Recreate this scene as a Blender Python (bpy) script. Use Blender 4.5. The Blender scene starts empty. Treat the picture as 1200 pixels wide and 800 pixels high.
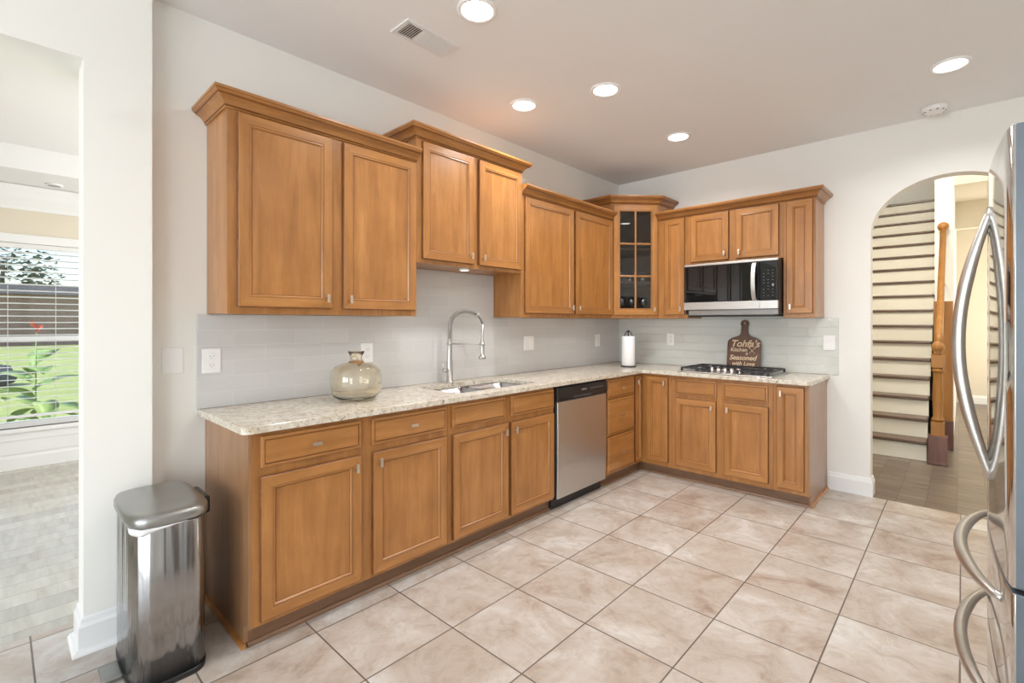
import bpy, bmesh, math, random
from math import pi, sin, cos, radians as R
from mathutils import Vector, Matrix
random.seed(7)
S = bpy.context.scene
COL = S.collection

# ------------------------------------------------------------------ camera
cam_d = bpy.data.cameras.new('camera')
cam = bpy.data.objects.new('camera', cam_d)
COL.objects.link(cam)
cam.location = (2.7487, -4.4872, 1.3323)
cam.rotation_euler = (pi / 2, 0, 0.7320)
cam_d.sensor_width = 36.0
cam_d.lens = 563.31 / 1200 * 36.0
cam_d.shift_x = -(621.05 - 600) / 1200
cam_d.shift_y = (378.1 - 400) / 1200
cam_d.clip_start = 0.02
cam_d.clip_end = 500
S.camera = cam

# ------------------------------------------------------------------ exposure, world, sun, daylight, added fill
S.view_settings.view_transform = 'Standard'
S.view_settings.look = 'None'
S.view_settings.gamma = 1.0
S.view_settings.use_curve_mapping = False
S.view_settings.exposure = 0.02
S.cycles.use_denoising = True
S.cycles.max_bounces = 10
S.cycles.diffuse_bounces = 6
S.cycles.glossy_bounces = 5
S.cycles.transmission_bounces = 8
S.cycles.transparent_max_bounces = 12
S.cycles.sample_clamp_indirect = 6.0

W = bpy.data.worlds.new('sky')
S.world = W
W.use_nodes = True
wn = W.node_tree.nodes
wb = wn['Background']
sky = wn.new('ShaderNodeTexSky')
sky.sky_type = 'NISHITA'
sky.sun_disc = False
sky.sun_elevation = R(52)
sky.sun_rotation = R(200)
W.node_tree.links.new(sky.outputs[0], wb.inputs[0])
wb.inputs[1].default_value = 0.28

def light(name, kind, loc, rot, energy, color=(1, 1, 1), size=None, size_y=None, shape=None, spread=None):
    d = bpy.data.lights.new(name, kind)
    d.energy = energy
    d.color = color
    if kind == 'AREA':
        d.shape = shape or 'RECTANGLE'
        d.size = size
        if size_y: d.size_y = size_y
        if spread: d.spread = spread
    o = bpy.data.objects.new(name, d)
    COL.objects.link(o)
    o.location = loc
    o.rotation_euler = rot
    return o

sun = light('sun', 'SUN', (-20, -30, 30), (R(38), R(-6), 0), 4.2, (1, 0.96, 0.88))
sun.data.angle = R(0.6)
# fill lights added at unseen openings: rear wall, side room end wall, right wall
light('added_rear_fill', 'AREA', (1.35, -9.72, 1.45), (R(90), 0, 0), 92, (0.87, 0.95, 1.0), 1.7, 2.0)
light('added_rear_fill', 'AREA', (2.9, -9.72, 1.45), (R(90), 0, 0), 92, (0.87, 0.95, 1.0), 1.3, 2.0)
light('added_side_room_fill', 'AREA', (-1.9, -2.38, 1.45), (R(-90), 0, 0), 56, (1.0, 0.96, 0.92), 1.9, 1.8)  # shines through an invented opening to brighten the side room
light('added_right_wall_fill', 'AREA', (3.86, -7.55, 1.15), (R(90), 0, R(90)), 72, (0.90, 0.96, 1.0), 2.0, 2.1)  # added behind the camera to light the sink wall from the front
light('daylight_side_window', 'AREA', (-3.78, -4.6, 1.25), (R(90), 0, R(-90)), 9, (0.97, 0.99, 1.0), 1.6, 1.6)
light('added_stair_fill', 'AREA', (2.3, 0.45, 4.3), (R(42), 0, 0), 95, (1.0, 0.95, 0.85), 1.4, 0.8)
light('far_hall_fill', 'AREA', (4.3, 4.6, 1.5), (R(90), 0, R(90)), 55, (1.0, 0.94, 0.84), 1.4, 2.0)  # extra area light inside the hall, no window behind it

# ------------------------------------------------------------------ node material helpers
class NT:
    def __init__(s, name):
        s.m = bpy.data.materials.new(name)
        s.m.use_nodes = True
        s.t = s.m.node_tree
        s.n = s.t.nodes
        s.b = s.n['Principled BSDF']
    def new(s, t, **kw):
        n = s.n.new('ShaderNode' + t)
        for k, v in kw.items(): setattr(n, k, v)
        return n
    def link(s, a, b): s.t.links.new(a, b)
    def set(s, **kw):
        for k, v in kw.items():
            i = s.b.inputs[k.replace('_', ' ')]
            i.default_value = (*v, 1) if isinstance(v, tuple) and len(v) == 3 else v
    def coord(s, scale=(1, 1, 1), loc=(0, 0, 0), rot=(0, 0, 0), rnd=False):
        tc = s.new('TexCoord')
        mp = s.new('Mapping')
        mp.inputs['Scale'].default_value = scale
        mp.inputs['Location'].default_value = loc
        mp.inputs['Rotation'].default_value = rot
        src = tc.outputs['Object']
        if rnd:
            oi = s.new('ObjectInfo')
            mul = s.new('VectorMath', operation='SCALE')
            cb = s.new('CombineXYZ')
            for i in range(3): s.link(oi.outputs['Random'], cb.inputs[i])
            s.link(cb.outputs[0], mul.inputs[0])
            mul.inputs['Scale'].default_value = 17.0
            ad = s.new('VectorMath', operation='ADD')
            s.link(src, ad.inputs[0]); s.link(mul.outputs[0], ad.inputs[1])
            src = ad.outputs[0]
        s.link(src, mp.inputs['Vector'])
        return mp.outputs['Vector']
    def noise(s, vec, scale=5, detail=4, rough=0.55, dist=0.0):
        n = s.new('TexNoise')
        n.inputs['Scale'].default_value = scale
        n.inputs['Detail'].default_value = detail
        n.inputs['Roughness'].default_value = rough
        n.inputs['Distortion'].default_value = dist
        if vec is not None: s.link(vec, n.inputs['Vector'])
        return n.outputs['Fac']
    def ramp(s, fac, stops):
        r = s.new('ValToRGB')
        e = r.color_ramp.elements
        while len(e) < len(stops): e.new(0.5)
        for i, (p, c) in enumerate(stops):
            e[i].position = p
            e[i].color = (*c, 1) if len(c) == 3 else c
        s.link(fac, r.inputs[0])
        return r.outputs[0]
    def mix(s, fac, a, b, blend='MIX'):
        m = s.new('Mix', data_type='RGBA', blend_type=blend)
        for sock, v in ((m.inputs[0], fac), (m.inputs[6], a), (m.inputs[7], b)):
            if hasattr(v, 'is_output'): s.link(v, sock)
            elif isinstance(v, tuple): sock.default_value = (*v, 1)
            else: sock.default_value = v
        return m.outputs[2]
    def bump(s, h, strength=0.2, dist=0.002):
        b = s.new('Bump')
        b.inputs['Strength'].default_value = strength
        b.inputs['Distance'].default_value = dist
        s.link(h, b.inputs['Height'])
        s.link(b.outputs[0], s.b.inputs['Normal'])
    def col(s, c): s.link(c, s.b.inputs['Base Color'])

def plain(name, c, rough=0.5, metal=0.0, var=0.04, scale=14, **kw):
    t = NT(name)
    f = t.noise(t.coord(), scale, 3)
    a = tuple(max(0, v * (1 - var)) for v in c); b = tuple(min(1, v * (1 + var)) for v in c)
    t.col(t.ramp(f, [(0.3, a), (0.7, b)]))
    t.set(Roughness=rough, Metallic=metal, **kw)
    return t.m

def paint(name, c, rough=0.65):
    t = NT(name)
    v = t.coord()
    f = t.noise(v, 1.3, 2)
    t.col(t.ramp(f, [(0.35, tuple(x * 0.985 for x in c)), (0.65, c)]))
    t.set(Roughness=rough)
    t.bump(t.noise(v, 220, 2), 0.05, 0.0008)
    return t.m

def wood(name, dark, mid, lite, scale=(1, 1, 1), rough=0.32, bump=0.05):
    t = NT(name)
    v = t.coord(scale, rnd=True)
    big = t.noise(v, 2.2, 3, 0.5, 0.6)
    fine = t.noise(v, 16, 5, 0.65, 0.3)
    v2 = t.coord((1, 1, 1), rnd=True)
    cloud = t.noise(v2, 5.0, 3, 0.6)
    c1 = t.ramp(big, [(0.25, dark), (0.52, mid), (0.8, lite)])
    c2 = t.ramp(fine, [(0.3, tuple(x * 0.80 for x in mid)), (0.7, tuple(min(1, x * 1.10) for x in mid))])
    c = t.mix(0.45, c1, c2)
    c3 = t.ramp(cloud, [(0.3, (0.80, 0.78, 0.76)), (0.7, (1.0, 1.0, 1.0))])
    t.col(t.mix(0.8, c, c3, 'MULTIPLY'))
    t.set(Roughness=rough)
    t.b.inputs['Coat Weight'].default_value = 0.35
    t.b.inputs['Coat Roughness'].default_value = 0.22
    t.bump(fine, bump, 0.001)
    return t.m

def glassy(name, color=(1, 1, 1), refl=0.08, rough=0.02):
    m = bpy.data.materials.new(name)
    m.use_nodes = True
    n = m.node_tree.nodes
    n.remove(n['Principled BSDF'])
    tr = n.new('ShaderNodeBsdfTransparent'); tr.inputs[0].default_value = (*color, 1)
    gl = n.new('ShaderNodeBsdfGlossy'); gl.inputs['Roughness'].default_value = rough
    fr = n.new('ShaderNodeFresnel'); fr.inputs[0].default_value = 1.45
    ad = n.new('ShaderNodeMath'); ad.operation = 'ADD'; ad.inputs[1].default_value = refl - 0.035
    mx = n.new('ShaderNodeMixShader')
    L = m.node_tree.links
    L.new(fr.outputs[0], ad.inputs[0]); L.new(ad.outputs[0], mx.inputs[0])
    L.new(tr.outputs[0], mx.inputs[1]); L.new(gl.outputs[0], mx.inputs[2])
    L.new(mx.outputs[0], n['Material Output'].inputs[0])
    return m

def emis(name, c, st):
    t = NT(name)
    t.set(Base_Color=c)
    t.b.inputs['Emission Color'].default_value = (*c, 1)
    t.b.inputs['Emission Strength'].default_value = st
    return t.m

def bricks(t, vec, w, h, mortar, offset=0.5, c1=(0, 0, 0), c2=(1, 1, 1), freq=2):
    b = t.new('TexBrick')
    b.offset = offset; b.offset_frequency = freq; b.squash = 1.0
    b.inputs['Scale'].default_value = 1.0
    b.inputs['Brick Width'].default_value = w
    b.inputs['Row Height'].default_value = h
    b.inputs['Mortar Size'].default_value = mortar
    b.inputs['Mortar Smooth'].default_value = 0.1
    b.inputs['Bias'].default_value = 0.0
    b.inputs['Color1'].default_value = (*c1, 1); b.inputs['Color2'].default_value = (*c2, 1)
    b.inputs['Mortar'].default_value = (0.5, 0.5, 0.5, 1)
    t.link(vec, b.inputs['Vector'])
    return b.outputs['Color'], b.outputs['Fac']

M = {}
# maple cabinet wood, grain up (v), along x (h); darker brown glaze in the moulded grooves, also gap shade on door edges
WD, WM, WL = (0.28, 0.110, 0.026), (0.45, 0.195, 0.052), (0.62, 0.31, 0.105)
M['wv'] = wood('maple_upright', WD, WM, WL, (9, 9, 0.9))
M['wh'] = wood('maple_level', WD, WM, WL, (0.9, 9, 9))
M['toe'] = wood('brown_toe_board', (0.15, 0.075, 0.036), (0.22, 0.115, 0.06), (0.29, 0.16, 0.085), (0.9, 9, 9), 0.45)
M['endv'] = wood('brown_end_veneer', (0.26, 0.125, 0.056), (0.37, 0.19, 0.088), (0.47, 0.26, 0.13), (9, 9, 0.9), 0.3)
M['glaze_gap_shade'] = plain('brown_glaze_gap_shade', (0.20, 0.075, 0.020), 0.4, var=0.2)
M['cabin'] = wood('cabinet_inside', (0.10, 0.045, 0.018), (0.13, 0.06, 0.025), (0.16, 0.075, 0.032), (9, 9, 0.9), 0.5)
M['nickel'] = plain('satin_nickel', (0.72, 0.66, 0.58), 0.3, 1.0)
M['wall'] = paint('white_wall_paint', (0.885, 0.883, 0.852))
M['wall2'] = paint('beige_wall_paint', (0.74, 0.68, 0.56))
M['ceil'] = paint('ceiling_paint', (0.875, 0.875, 0.88), 0.8)
M['trim'] = paint('white_trim_paint', (0.86, 0.865, 0.87), 0.35)
M['plastic'] = plain('white_plastic', (0.92, 0.92, 0.92), 0.35, var=0.01)
M['greyplastic'] = plain('grey_slot_plastic', (0.35, 0.35, 0.35), 0.4)
M['black'] = plain('black_plastic', (0.014, 0.014, 0.016), 0.3)
M['hose'] = plain('dark_grey_hose', (0.10, 0.10, 0.10), 0.4)
M['iron'] = plain('black_cast_iron', (0.022, 0.022, 0.026), 0.42)
M['blackglass'] = plain('black_glass', (0.008, 0.009, 0.010), 0.02)
M['blackglass'].node_tree.nodes['Principled BSDF'].inputs['Specular IOR Level'].default_value = 0.45
M['dullsteel'] = plain('dull_grey_steel', (0.30, 0.295, 0.29), 0.5, 0.9)
M['fridgeside'] = plain('grey_coated_steel', (0.13, 0.155, 0.185), 0.40, 0.2, var=0.08, scale=7)
M['chrome'] = plain('polished_chrome', (0.82, 0.82, 0.82), 0.12, 1.0)
M['paper'] = plain('white_paper', (0.88, 0.88, 0.89), 0.85, var=0.02, scale=60)
M['mark'] = plain('pale_print', (0.32, 0.32, 0.32), 0.5)
M['letter'] = plain('light_carved_wood', (0.78, 0.60, 0.40), 0.6)
M['board'] = wood('walnut_board', (0.10, 0.042, 0.024), (0.145, 0.065, 0.038), (0.19, 0.09, 0.055), (9, 9, 0.9), 0.5)
M['lamp'] = emis('lit_lens', (1.0, 0.97, 0.92), 9.0)
M['puck'] = emis('lit_puck_lens', (1.0, 0.88, 0.68), 4.0)
M['pane'] = glassy('window_glass', (0.97, 0.98, 0.98), 0.05)
M['cabglass'] = glassy('cabinet_glass', (0.88, 0.89, 0.89), 0.05)
M['clear'] = glassy('drinking_glass', (0.80, 0.83, 0.86), 0.40)
M['slat'] = plain('white_slat', (0.80, 0.80, 0.80), 0.5, var=0.01)
M['bin_lid'] = plain('grey_steel_lid', (0.36, 0.365, 0.355), 0.30, 0.85, var=0.03)
M['liner'] = plain('white_bag_film', (0.80, 0.80, 0.82), 0.35, var=0.04)
M['oak'] = wood('golden_oak', (0.30, 0.12, 0.022), (0.42, 0.185, 0.04), (0.52, 0.25, 0.06), (9, 9, 0.9), 0.45)
M['oak'].node_tree.nodes['Principled BSDF'].inputs['Coat Weight'].default_value = 0.05
M['stain'] = wood('dark_stained_base', (0.10, 0.04, 0.03), (0.17, 0.075, 0.055), (0.25, 0.12, 0.09), (9, 9, 0.9), 0.5)
M['tread'] = wood('brown_tread', (0.075, 0.038, 0.020), (0.12, 0.062, 0.035), (0.17, 0.09, 0.055), (0.9, 9, 9), 0.4)
M['riser'] = paint('cream_riser_paint', (0.86, 0.83, 0.72), 0.5)
M['vent'] = plain('white_vent_metal', (0.78, 0.78, 0.78), 0.4, var=0.01)
M['dark'] = plain('dark_recess', (0.06, 0.06, 0.065), 0.7)
M['flower'] = plain('red_petal', (0.75, 0.10, 0.05), 0.6, var=0.2)
M['dark_shape'] = plain('dark_grey_surface', (0.07, 0.08, 0.09), 0.7, var=0.3)

def steel(name, c, rough, sx, amp, anis=0.0):
    t = NT(name)
    v = t.coord(sx)
    f = t.noise(v, 30, 3)
    t.col(t.ramp(f, [(0.3, tuple(x * 0.93 for x in c)), (0.7, c)]))
    t.set(Roughness=rough, Metallic=1.0)
    if amp: t.bump(t.noise(t.coord(sx), 3.0, 2), amp, 0.02)
    if anis: t.b.inputs['Anisotropic'].default_value = anis
    return t.m
M['steel'] = steel('brushed_steel', (0.62, 0.61, 0.60), 0.36, (1, 12, 12), 0.0)
M['steelbin'] = steel('polished_bin_steel', (0.40, 0.40, 0.405), 0.18, (4.5, 4.5, 0.10), 1.0)
M['steelfridge'] = steel('fridge_steel', (0.68, 0.67, 0.65), 0.07, (8, 8, 0.3), 0.0)
M['steelhandle'] = steel('handle_steel', (0.62, 0.61, 0.59), 0.34, (1, 1, 1), 0.0)
M['sink'] = steel('sink_steel', (0.60, 0.61, 0.62), 0.25, (12, 1, 1), 0.0)

def mk_floor():
    t = NT('beige_floor_tile')
    TS = 0.4125
    v = t.coord(loc=(-1.918 + 10 * TS, 2.325 + 20 * TS, 0))
    c, f = bricks(t, v, TS, TS, 0.0032, 0.0)
    off = t.new('VectorMath', operation='SCALE'); off.inputs['Scale'].default_value = 23.0
    t.link(c, off.inputs[0])
    ad = t.new('VectorMath', operation='ADD')
    t.link(t.coord(), ad.inputs[0]); t.link(off.outputs[0], ad.inputs[1])
    big = t.noise(ad.outputs[0], 3.0, 5, 0.62, 0.7)
    fine = t.noise(ad.outputs[0], 12, 6, 0.7, 0.8)
    a = t.ramp(big, [(0.28, (0.33, 0.25, 0.195)), (0.42, (0.46, 0.39, 0.335)), (0.56, (0.53, 0.48, 0.435)), (0.70, (0.62, 0.605, 0.585))])
    b = t.ramp(fine, [(0.32, (0.70, 0.62, 0.55)), (0.52, (1, 1, 1))])
    tile = t.mix(0.55, a, b, 'MULTIPLY')
    t.col(t.mix(f, tile, (0.13, 0.105, 0.085)))
    t.set(Roughness=0.34)
    inv = t.new('Math', operation='SUBTRACT'); inv.inputs[0].default_value = 1.0
    t.link(f, inv.inputs[1])
    t.bump(inv.outputs[0], 0.5, 0.002)
    return t.m
M['floor'] = mk_floor()

def mk_planks(name, cols, w, l, rough, rot=pi / 2):
    t = NT(name)
    v = t.coord(rot=(0, 0, rot))
    c, f = bricks(t, v, l, w, 0.0014, 0.37)
    off = t.new('VectorMath', operation='SCALE'); off.inputs['Scale'].default_value = 31.0
    t.link(c, off.inputs[0])
    ad = t.new('VectorMath', operation='ADD')
    t.link(t.coord((1.0, 9, 1), rot=(0, 0, rot)), ad.inputs[0]); t.link(off.outputs[0], ad.inputs[1])
    g = t.noise(ad.outputs[0], 2.2, 5, 0.6, 0.5)
    a = t.ramp(g, [(0.25, cols[0]), (0.5, cols[1]), (0.75, cols[2])])
    bw = t.new('RGBToBW'); t.link(c, bw.inputs[0])
    k = t.ramp(bw.outputs[0], [(0.0, (0.86, 0.86, 0.86)), (1.0, (1.06, 1.06, 1.06))])
    t.col(t.mix(f, t.mix(1.0, a, k, 'MULTIPLY'), tuple(x * 0.45 for x in cols[0])))
    t.set(Roughness=rough)
    return t.m
M['planks_pale'] = mk_planks('whitewashed_planks', [(0.42, 0.38, 0.31), (0.52, 0.50, 0.44), (0.60, 0.59, 0.54)], 0.14, 1.3, 0.25)
M['planks_brown'] = mk_planks('brown_planks', [(0.11, 0.08, 0.06), (0.18, 0.14, 0.11), (0.27, 0.22, 0.185)], 0.17, 1.2, 0.35)

def mk_granite():
    t = NT('speckled_granite')
    v = t.coord()
    n1 = t.noise(v, 30, 4, 0.6, 0.5)
    n2 = t.noise(v, 75, 3, 0.6, 0.3)
    n3 = t.noise(t.coord(loc=(5, 3, 1)), 48, 3, 0.6, 0.6)
    n4 = t.noise(t.coord(loc=(9, 8, 1)), 9, 3, 0.6, 0.6)
    base = t.ramp(n1, [(0.3, (0.50, 0.43, 0.33)), (0.48, (0.68, 0.62, 0.52)), (0.7, (0.78, 0.75, 0.68))])
    c = t.mix(t.ramp(n2, [(0.60, (0, 0, 0)), (0.68, (1, 1, 1))]), base, (0.27, 0.19, 0.13))
    c = t.mix(t.ramp(n3, [(0.64, (0, 0, 0)), (0.70, (1, 1, 1))]), c, (0.13, 0.10, 0.085))
    c = t.mix(t.ramp(n4, [(0.52, (0, 0, 0)), (0.75, (0.45, 0.45, 0.45))]), c, (0.50, 0.40, 0.28))
    t.col(c)
    t.set(Roughness=0.12)
    return t.m
M['granite'] = mk_granite()

def mk_subway(name, swap, base, hi):
    t = NT(name)
    tc = t.new('TexCoord'); sp = t.new('SeparateXYZ'); cb = t.new('CombineXYZ')
    t.link(tc.outputs['Object'], sp.inputs[0])
    t.link(sp.outputs[1 if swap else 0], cb.inputs[0]); t.link(sp.outputs[2], cb.inputs[1])
    v = t.new('VectorMath', operation='ADD'); v.inputs[1].default_value = (20.0, -0.915 + 7.6, 0)
    t.link(cb.outputs[0], v.inputs[0])
    c, f = bricks(t, v.outputs[0], 0.305, 0.076, 0.0015, 0.5)
    bw = t.new('RGBToBW'); t.link(c, bw.inputs[0])
    k = t.ramp(bw.outputs[0], [(0.0, base), (1.0, hi)])
    t.col(t.mix(f, k, tuple(min(1, x * 1.10) for x in hi)))
    t.set(Roughness=0.07)
    wav = t.noise(t.coord(), 9, 2, 0.5, 0.4)
    inv = t.new('Math', operation='MULTIPLY_ADD'); inv.inputs[1].default_value = -0.6
    t.link(f, inv.inputs[0]); t.link(wav, inv.inputs[2])
    t.bump(inv.outputs[0], 0.35 if swap else 0.75, 0.004)
    return t.m
M['subway_a'] = mk_subway('grey_glass_subway', True, (0.645, 0.645, 0.645), (0.685, 0.685, 0.685))
M['subway_b'] = mk_subway('pale_glass_subway', False, (0.62, 0.63, 0.595), (0.67, 0.68, 0.645))

def mk_vaseglass():
    t = NT('champagne_glass')
    f = t.noise(t.coord(), 6, 2, 0.5, 0.4)
    t.col(t.ramp(f, [(0.35, (0.93, 0.87, 0.74)), (0.65, (0.98, 0.95, 0.88))]))
    t.set(Roughness=0.02, IOR=1.22)
    t.b.inputs['Transmission Weight'].default_value = 0.97
    t.b.inputs['Coat Weight'].default_value = 1.0
    t.b.inputs['Coat Roughness'].default_value = 0.03
    return t.m
M['vase'] = mk_vaseglass()

def mk_grass():
    t = NT('mown_lawn')
    f = t.noise(t.coord(), 1.2, 6, 0.7)
    t.col(t.ramp(f, [(0.3, (0.28, 0.36, 0.09)), (0.7, (0.45, 0.50, 0.18))]))
    t.set(Roughness=0.9)
    return t.m
M['grass'] = mk_grass()
def mk_leaf(name, a, b, sc):
    t = NT(name)
    f = t.noise(t.coord(), sc, 5, 0.7)
    t.col(t.ramp(f, [(0.35, a), (0.65, b)]))
    t.set(Roughness=0.5)
    return t.m
M['leaf'] = mk_leaf('canna_leaf', (0.14, 0.30, 0.05), (0.40, 0.55, 0.16), 6)
M['tree'] = mk_leaf('tree_leaf', (0.02, 0.045, 0.015), (0.09, 0.15, 0.05), 1.5)
M['bark'] = plain('bark', (0.10, 0.07, 0.05), 0.9, var=0.3)
def mk_brick():
    t = NT('red_brick')
    tc = t.new('TexCoord'); sp = t.new('SeparateXYZ'); cb = t.new('CombineXYZ')
    t.link(tc.outputs['Object'], sp.inputs[0])
    t.link(sp.outputs[1], cb.inputs[0]); t.link(sp.outputs[2], cb.inputs[1])
    c, f = bricks(t, cb.outputs[0], 0.22, 0.075, 0.01, 0.5, (0.20, 0.07, 0.045), (0.30, 0.12, 0.08))
    t.col(t.mix(f, c, (0.45, 0.40, 0.36)))
    t.set(Roughness=0.9)
    return t.m
M['brick'] = mk_brick()
M['roof'] = plain('dark_shingles', (0.07, 0.065, 0.065), 0.9, var=0.3)

# ------------------------------------------------------------------ mesh helpers
class MB:
    """collects geometry, then builds ONE mesh object"""
    def __init__(s): s.bm = bmesh.new(); s.smooth = False
    def quad(s, pts, mi=0):
        f = s.bm.faces.new([s.bm.verts.new(p) for p in pts]); f.material_index = mi; return f
    def box(s, x0, x1, y0, y1, z0, z1, mi=0):
        x0, x1 = sorted((x0, x1)); y0, y1 = sorted((y0, y1)); z0, z1 = sorted((z0, z1))
        v = [s.bm.verts.new((x, y, z)) for x in (x0, x1) for y in (y0, y1) for z in (z0, z1)]
        for q in ((0, 1, 3, 2), (4, 6, 7, 5), (0, 4, 5, 1), (2, 3, 7, 6), (0, 2, 6, 4), (1, 5, 7, 3)):
            f = s.bm.faces.new([v[i] for i in q]); f.material_index = mi
        return v
    def loft(s, rings, cap0=True, cap1=True, mi=0, smooth=True, closed=True):
        rv = [[s.bm.verts.new(p) for p in r] for r in rings]
        n = len(rv[0])
        for a, b in zip(rv, rv[1:]):
            for i in range(n if closed else n - 1):
                j = (i + 1) % n
                f = s.bm.faces.new((a[i], a[j], b[j], b[i])); f.material_index = mi; f.smooth = smooth
        if cap0: f = s.bm.faces.new(rv[0][::-1]); f.material_index = mi
        if cap1: f = s.bm.faces.new(rv[-1]); f.material_index = mi
        return rv
    def lathe(s, prof, c=(0, 0, 0), n=32, mi=0, smooth=True, cap0=True, cap1=True):
        rings = [[(c[0] + r * cos(2 * pi * k / n), c[1] + r * sin(2 * pi * k / n), c[2] + z) for k in range(n)] for r, z in prof]
        return s.loft(rings, cap0, cap1, mi, smooth)
    def cyl(s, p, q, r, n=16, mi=0, r2=None, smooth=True):
        p, q = Vector(p), Vector(q)
        s.tube([p, q], [r, r if r2 is None else r2], n, mi, smooth)
    def tube(s, pts, rad, n=10, mi=0, smooth=True, flat=1.0, up=None):
        pts = [Vector(p) for p in pts]
        if not isinstance(rad, (list, tuple)): rad = [rad] * len(pts)
        rings = []
        ref = None
        for i, p in enumerate(pts):
            t = (pts[min(i + 1, len(pts) - 1)] - pts[max(i - 1, 0)]).normalized()
            if ref is None:
                ref = Vector(up) if up else (Vector((0, 0, 1)) if abs(t.z) < 0.9 else Vector((1, 0, 0)))
            u = (ref - t * ref.dot(t)).normalized()
            w = t.cross(u)
            ref = u
            rings.append([p + u * cos(2 * pi * k / n) * rad[i] * flat + w * sin(2 * pi * k / n) * rad[i] for k in range(n)])
        s.loft(rings, True, True, mi, smooth)
    def prism(s, poly, z0, z1, mi=0, smooth=False):
        s.loft([[(x, y, z0) for x, y in poly], [(x, y, z1) for x, y in poly]], True, True, mi, smooth)
    def sweep(s, path, prof, mi=0):
        """mitred moulding: path in XY, profile (out, z); out is to the right of travel"""
        P = [Vector(p) for p in path]
        nrm = []
        for a, b in zip(P, P[1:]):
            d = (b - a).normalized(); nrm.append(Vector((d.y, -d.x)))
        rings = []
        for i, p in enumerate(P):
            if i == 0: m = nrm[0]
            elif i == len(P) - 1: m = nrm[-1]
            else:
                m = (nrm[i - 1] + nrm[i]).normalized(); m = m / m.dot(nrm[i])
            rings.append([(p.x + m.x * o, p.y + m.y * o, z) for o, z in prof])
        s.loft(rings, True, True, mi, False)
    def sphere(s, c, r, n=16, mi=0, sz=1.0):
        prof = [(max(1e-4, r * sin(pi * k / n)), -r * cos(pi * k / n) * sz) for k in range(n + 1)]
        s.lathe(prof, c, 2 * n, mi)
    def build(s, name, mats, parent=None, bevel=0, loc=(0, 0, 0), rz=0, seg=2, ang=35):
        bmesh.ops.recalc_face_normals(s.bm, faces=s.bm.faces)
        me = bpy.data.meshes.new(name)
        s.bm.to_mesh(me); s.bm.free()
        for m in (mats if isinstance(mats, (list, tuple)) else [mats]): me.materials.append(M[m])
        o = bpy.data.objects.new(name, me)
        COL.objects.link(o)
        o.location = loc; o.rotation_euler = (0, 0, rz)
        if parent: o.parent = parent
        if bevel:
            b = o.modifiers.new('bevel', 'BEVEL'); b.width = bevel; b.segments = seg
            b.limit_method = 'ANGLE'; b.angle_limit = R(ang); b.harden_normals = False
        return o

def tag(o, label, cat, group=None):
    o['label'] = label; o['category'] = cat
    if group: o['group'] = group
    return o
def thing(name, label, cat, loc=(0, 0, 0), rz=0, group=None):
    o = bpy.data.objects.new(name, None)
    COL.objects.link(o); o.location = loc; o.rotation_euler = (0, 0, rz); o.empty_display_size = 0.1
    return tag(o, label, cat, group)
def struct(name, mb, mats, bevel=0, **kw):
    o = mb.build(name, mats, None, bevel, **kw); o['kind'] = 'structure'; return o
def sbox(name, x0, x1, y0, y1, z0, z1, mat, bevel=0):
    b = MB(); b.box(x0, x1, y0, y1, z0, z1); return struct(name, b, mat, bevel)
def copy_tree(o, parent=None):
    c = o.copy(); COL.objects.link(c)
    if parent: c.parent = parent
    for ch in list(o.children): copy_tree(ch, c)
    return c

# ------------------------------------------------------------------ room shell
H = 2.81
sbox('floor', -0.2, 3.8, -9.7, 0.0, -0.1, 0.0, 'floor')
sbox('floor_side_room', -3.75, -0.2, -7.7, -2.4, -0.1, -0.001, 'planks_pale')
sbox('floor_hall', 1.4, 4.6, 0.0, 6.4, -0.1, -0.002, 'planks_brown')
sbox('ceiling', -0.2, 3.8, -9.7, 0.12, H, H + 0.1, 'ceil')
sbox('wall_left', -0.2, 0.0, -4.03, 0.12, 0, H, 'wall')
# projecting pier and the cased opening into the side room
b = MB(); b.box(-0.06, 0.1, -4.248, -4.025, 0, H); b.box(-0.2, -0.06, -4.15, -4.03, 0, H); struct('wall_left_pier', b, 'wall')
b = MB(); b.box(-0.07, 0.1, -6.4, -4.248, 2.405, H); b.box(-0.2, -0.07, -6.4, -4.15, 2.41, H); struct('wall_left_header', b, 'wall')
sbox('wall_left_end', -0.2, 0.1, -9.7, -6.4, 0, H, 'wall')
b = MB()
for y0, y1, z0, z1 in ((-9.7, -8.6, 0, H), (-6.5, 0.12, 0, H), (-8.6, -6.5, 0, .05), (-8.6, -6.5, 2.2, H)): b.box(3.72, 3.84, y0, y1, z0, z1)
struct('wall_right', b, 'wall')
b = MB()
for y in (-8.6, -7.59, -6.58): b.box(3.75, 3.81, y, y + .08, .05, 2.2)
for z in (.05, 2.12): b.box(3.751, 3.809, -8.6, -6.5, z, z + .08)
struct('added_patio_door', b, 'trim')  # unseen patio door frame and opening, added for the fill light

# arch wall
AX, AW, AZ, AB = 2.687, 0.46, 2.008, 0.378
b = MB()
b.box(0.0, AX - AW, 0, 0.12, 0, H)
b.box(AX + AW, 3.72, 0, 0.12, 0, H)
N = 36
arc = [(AX - AW * cos(pi * k / N), AZ + AB * sin(pi * k / N)) for k in range(N + 1)]
for (xa, za), (xb, zb) in zip(arc, arc[1:]):
    f0 = [(xa, 0, za), (xb, 0, zb), (xb, 0, H), (xa, 0, H)]
    f1 = [(x, 0.12, z) for x, _, z in f0]
    b.quad(f0); b.quad(f1[::-1])
    q = b.quad([(xa, 0, za), (xa, 0.12, za), (xb, 0.12, zb), (xb, 0, zb)])
for xx in (AX - AW, AX + AW):
    b.quad([(xx, 0, AZ), (xx, 0.12, AZ), (xx, 0.12, H), (xx, 0, H)])
bmesh.ops.remove_doubles(b.bm, verts=b.bm.verts, dist=1e-5)
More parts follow.
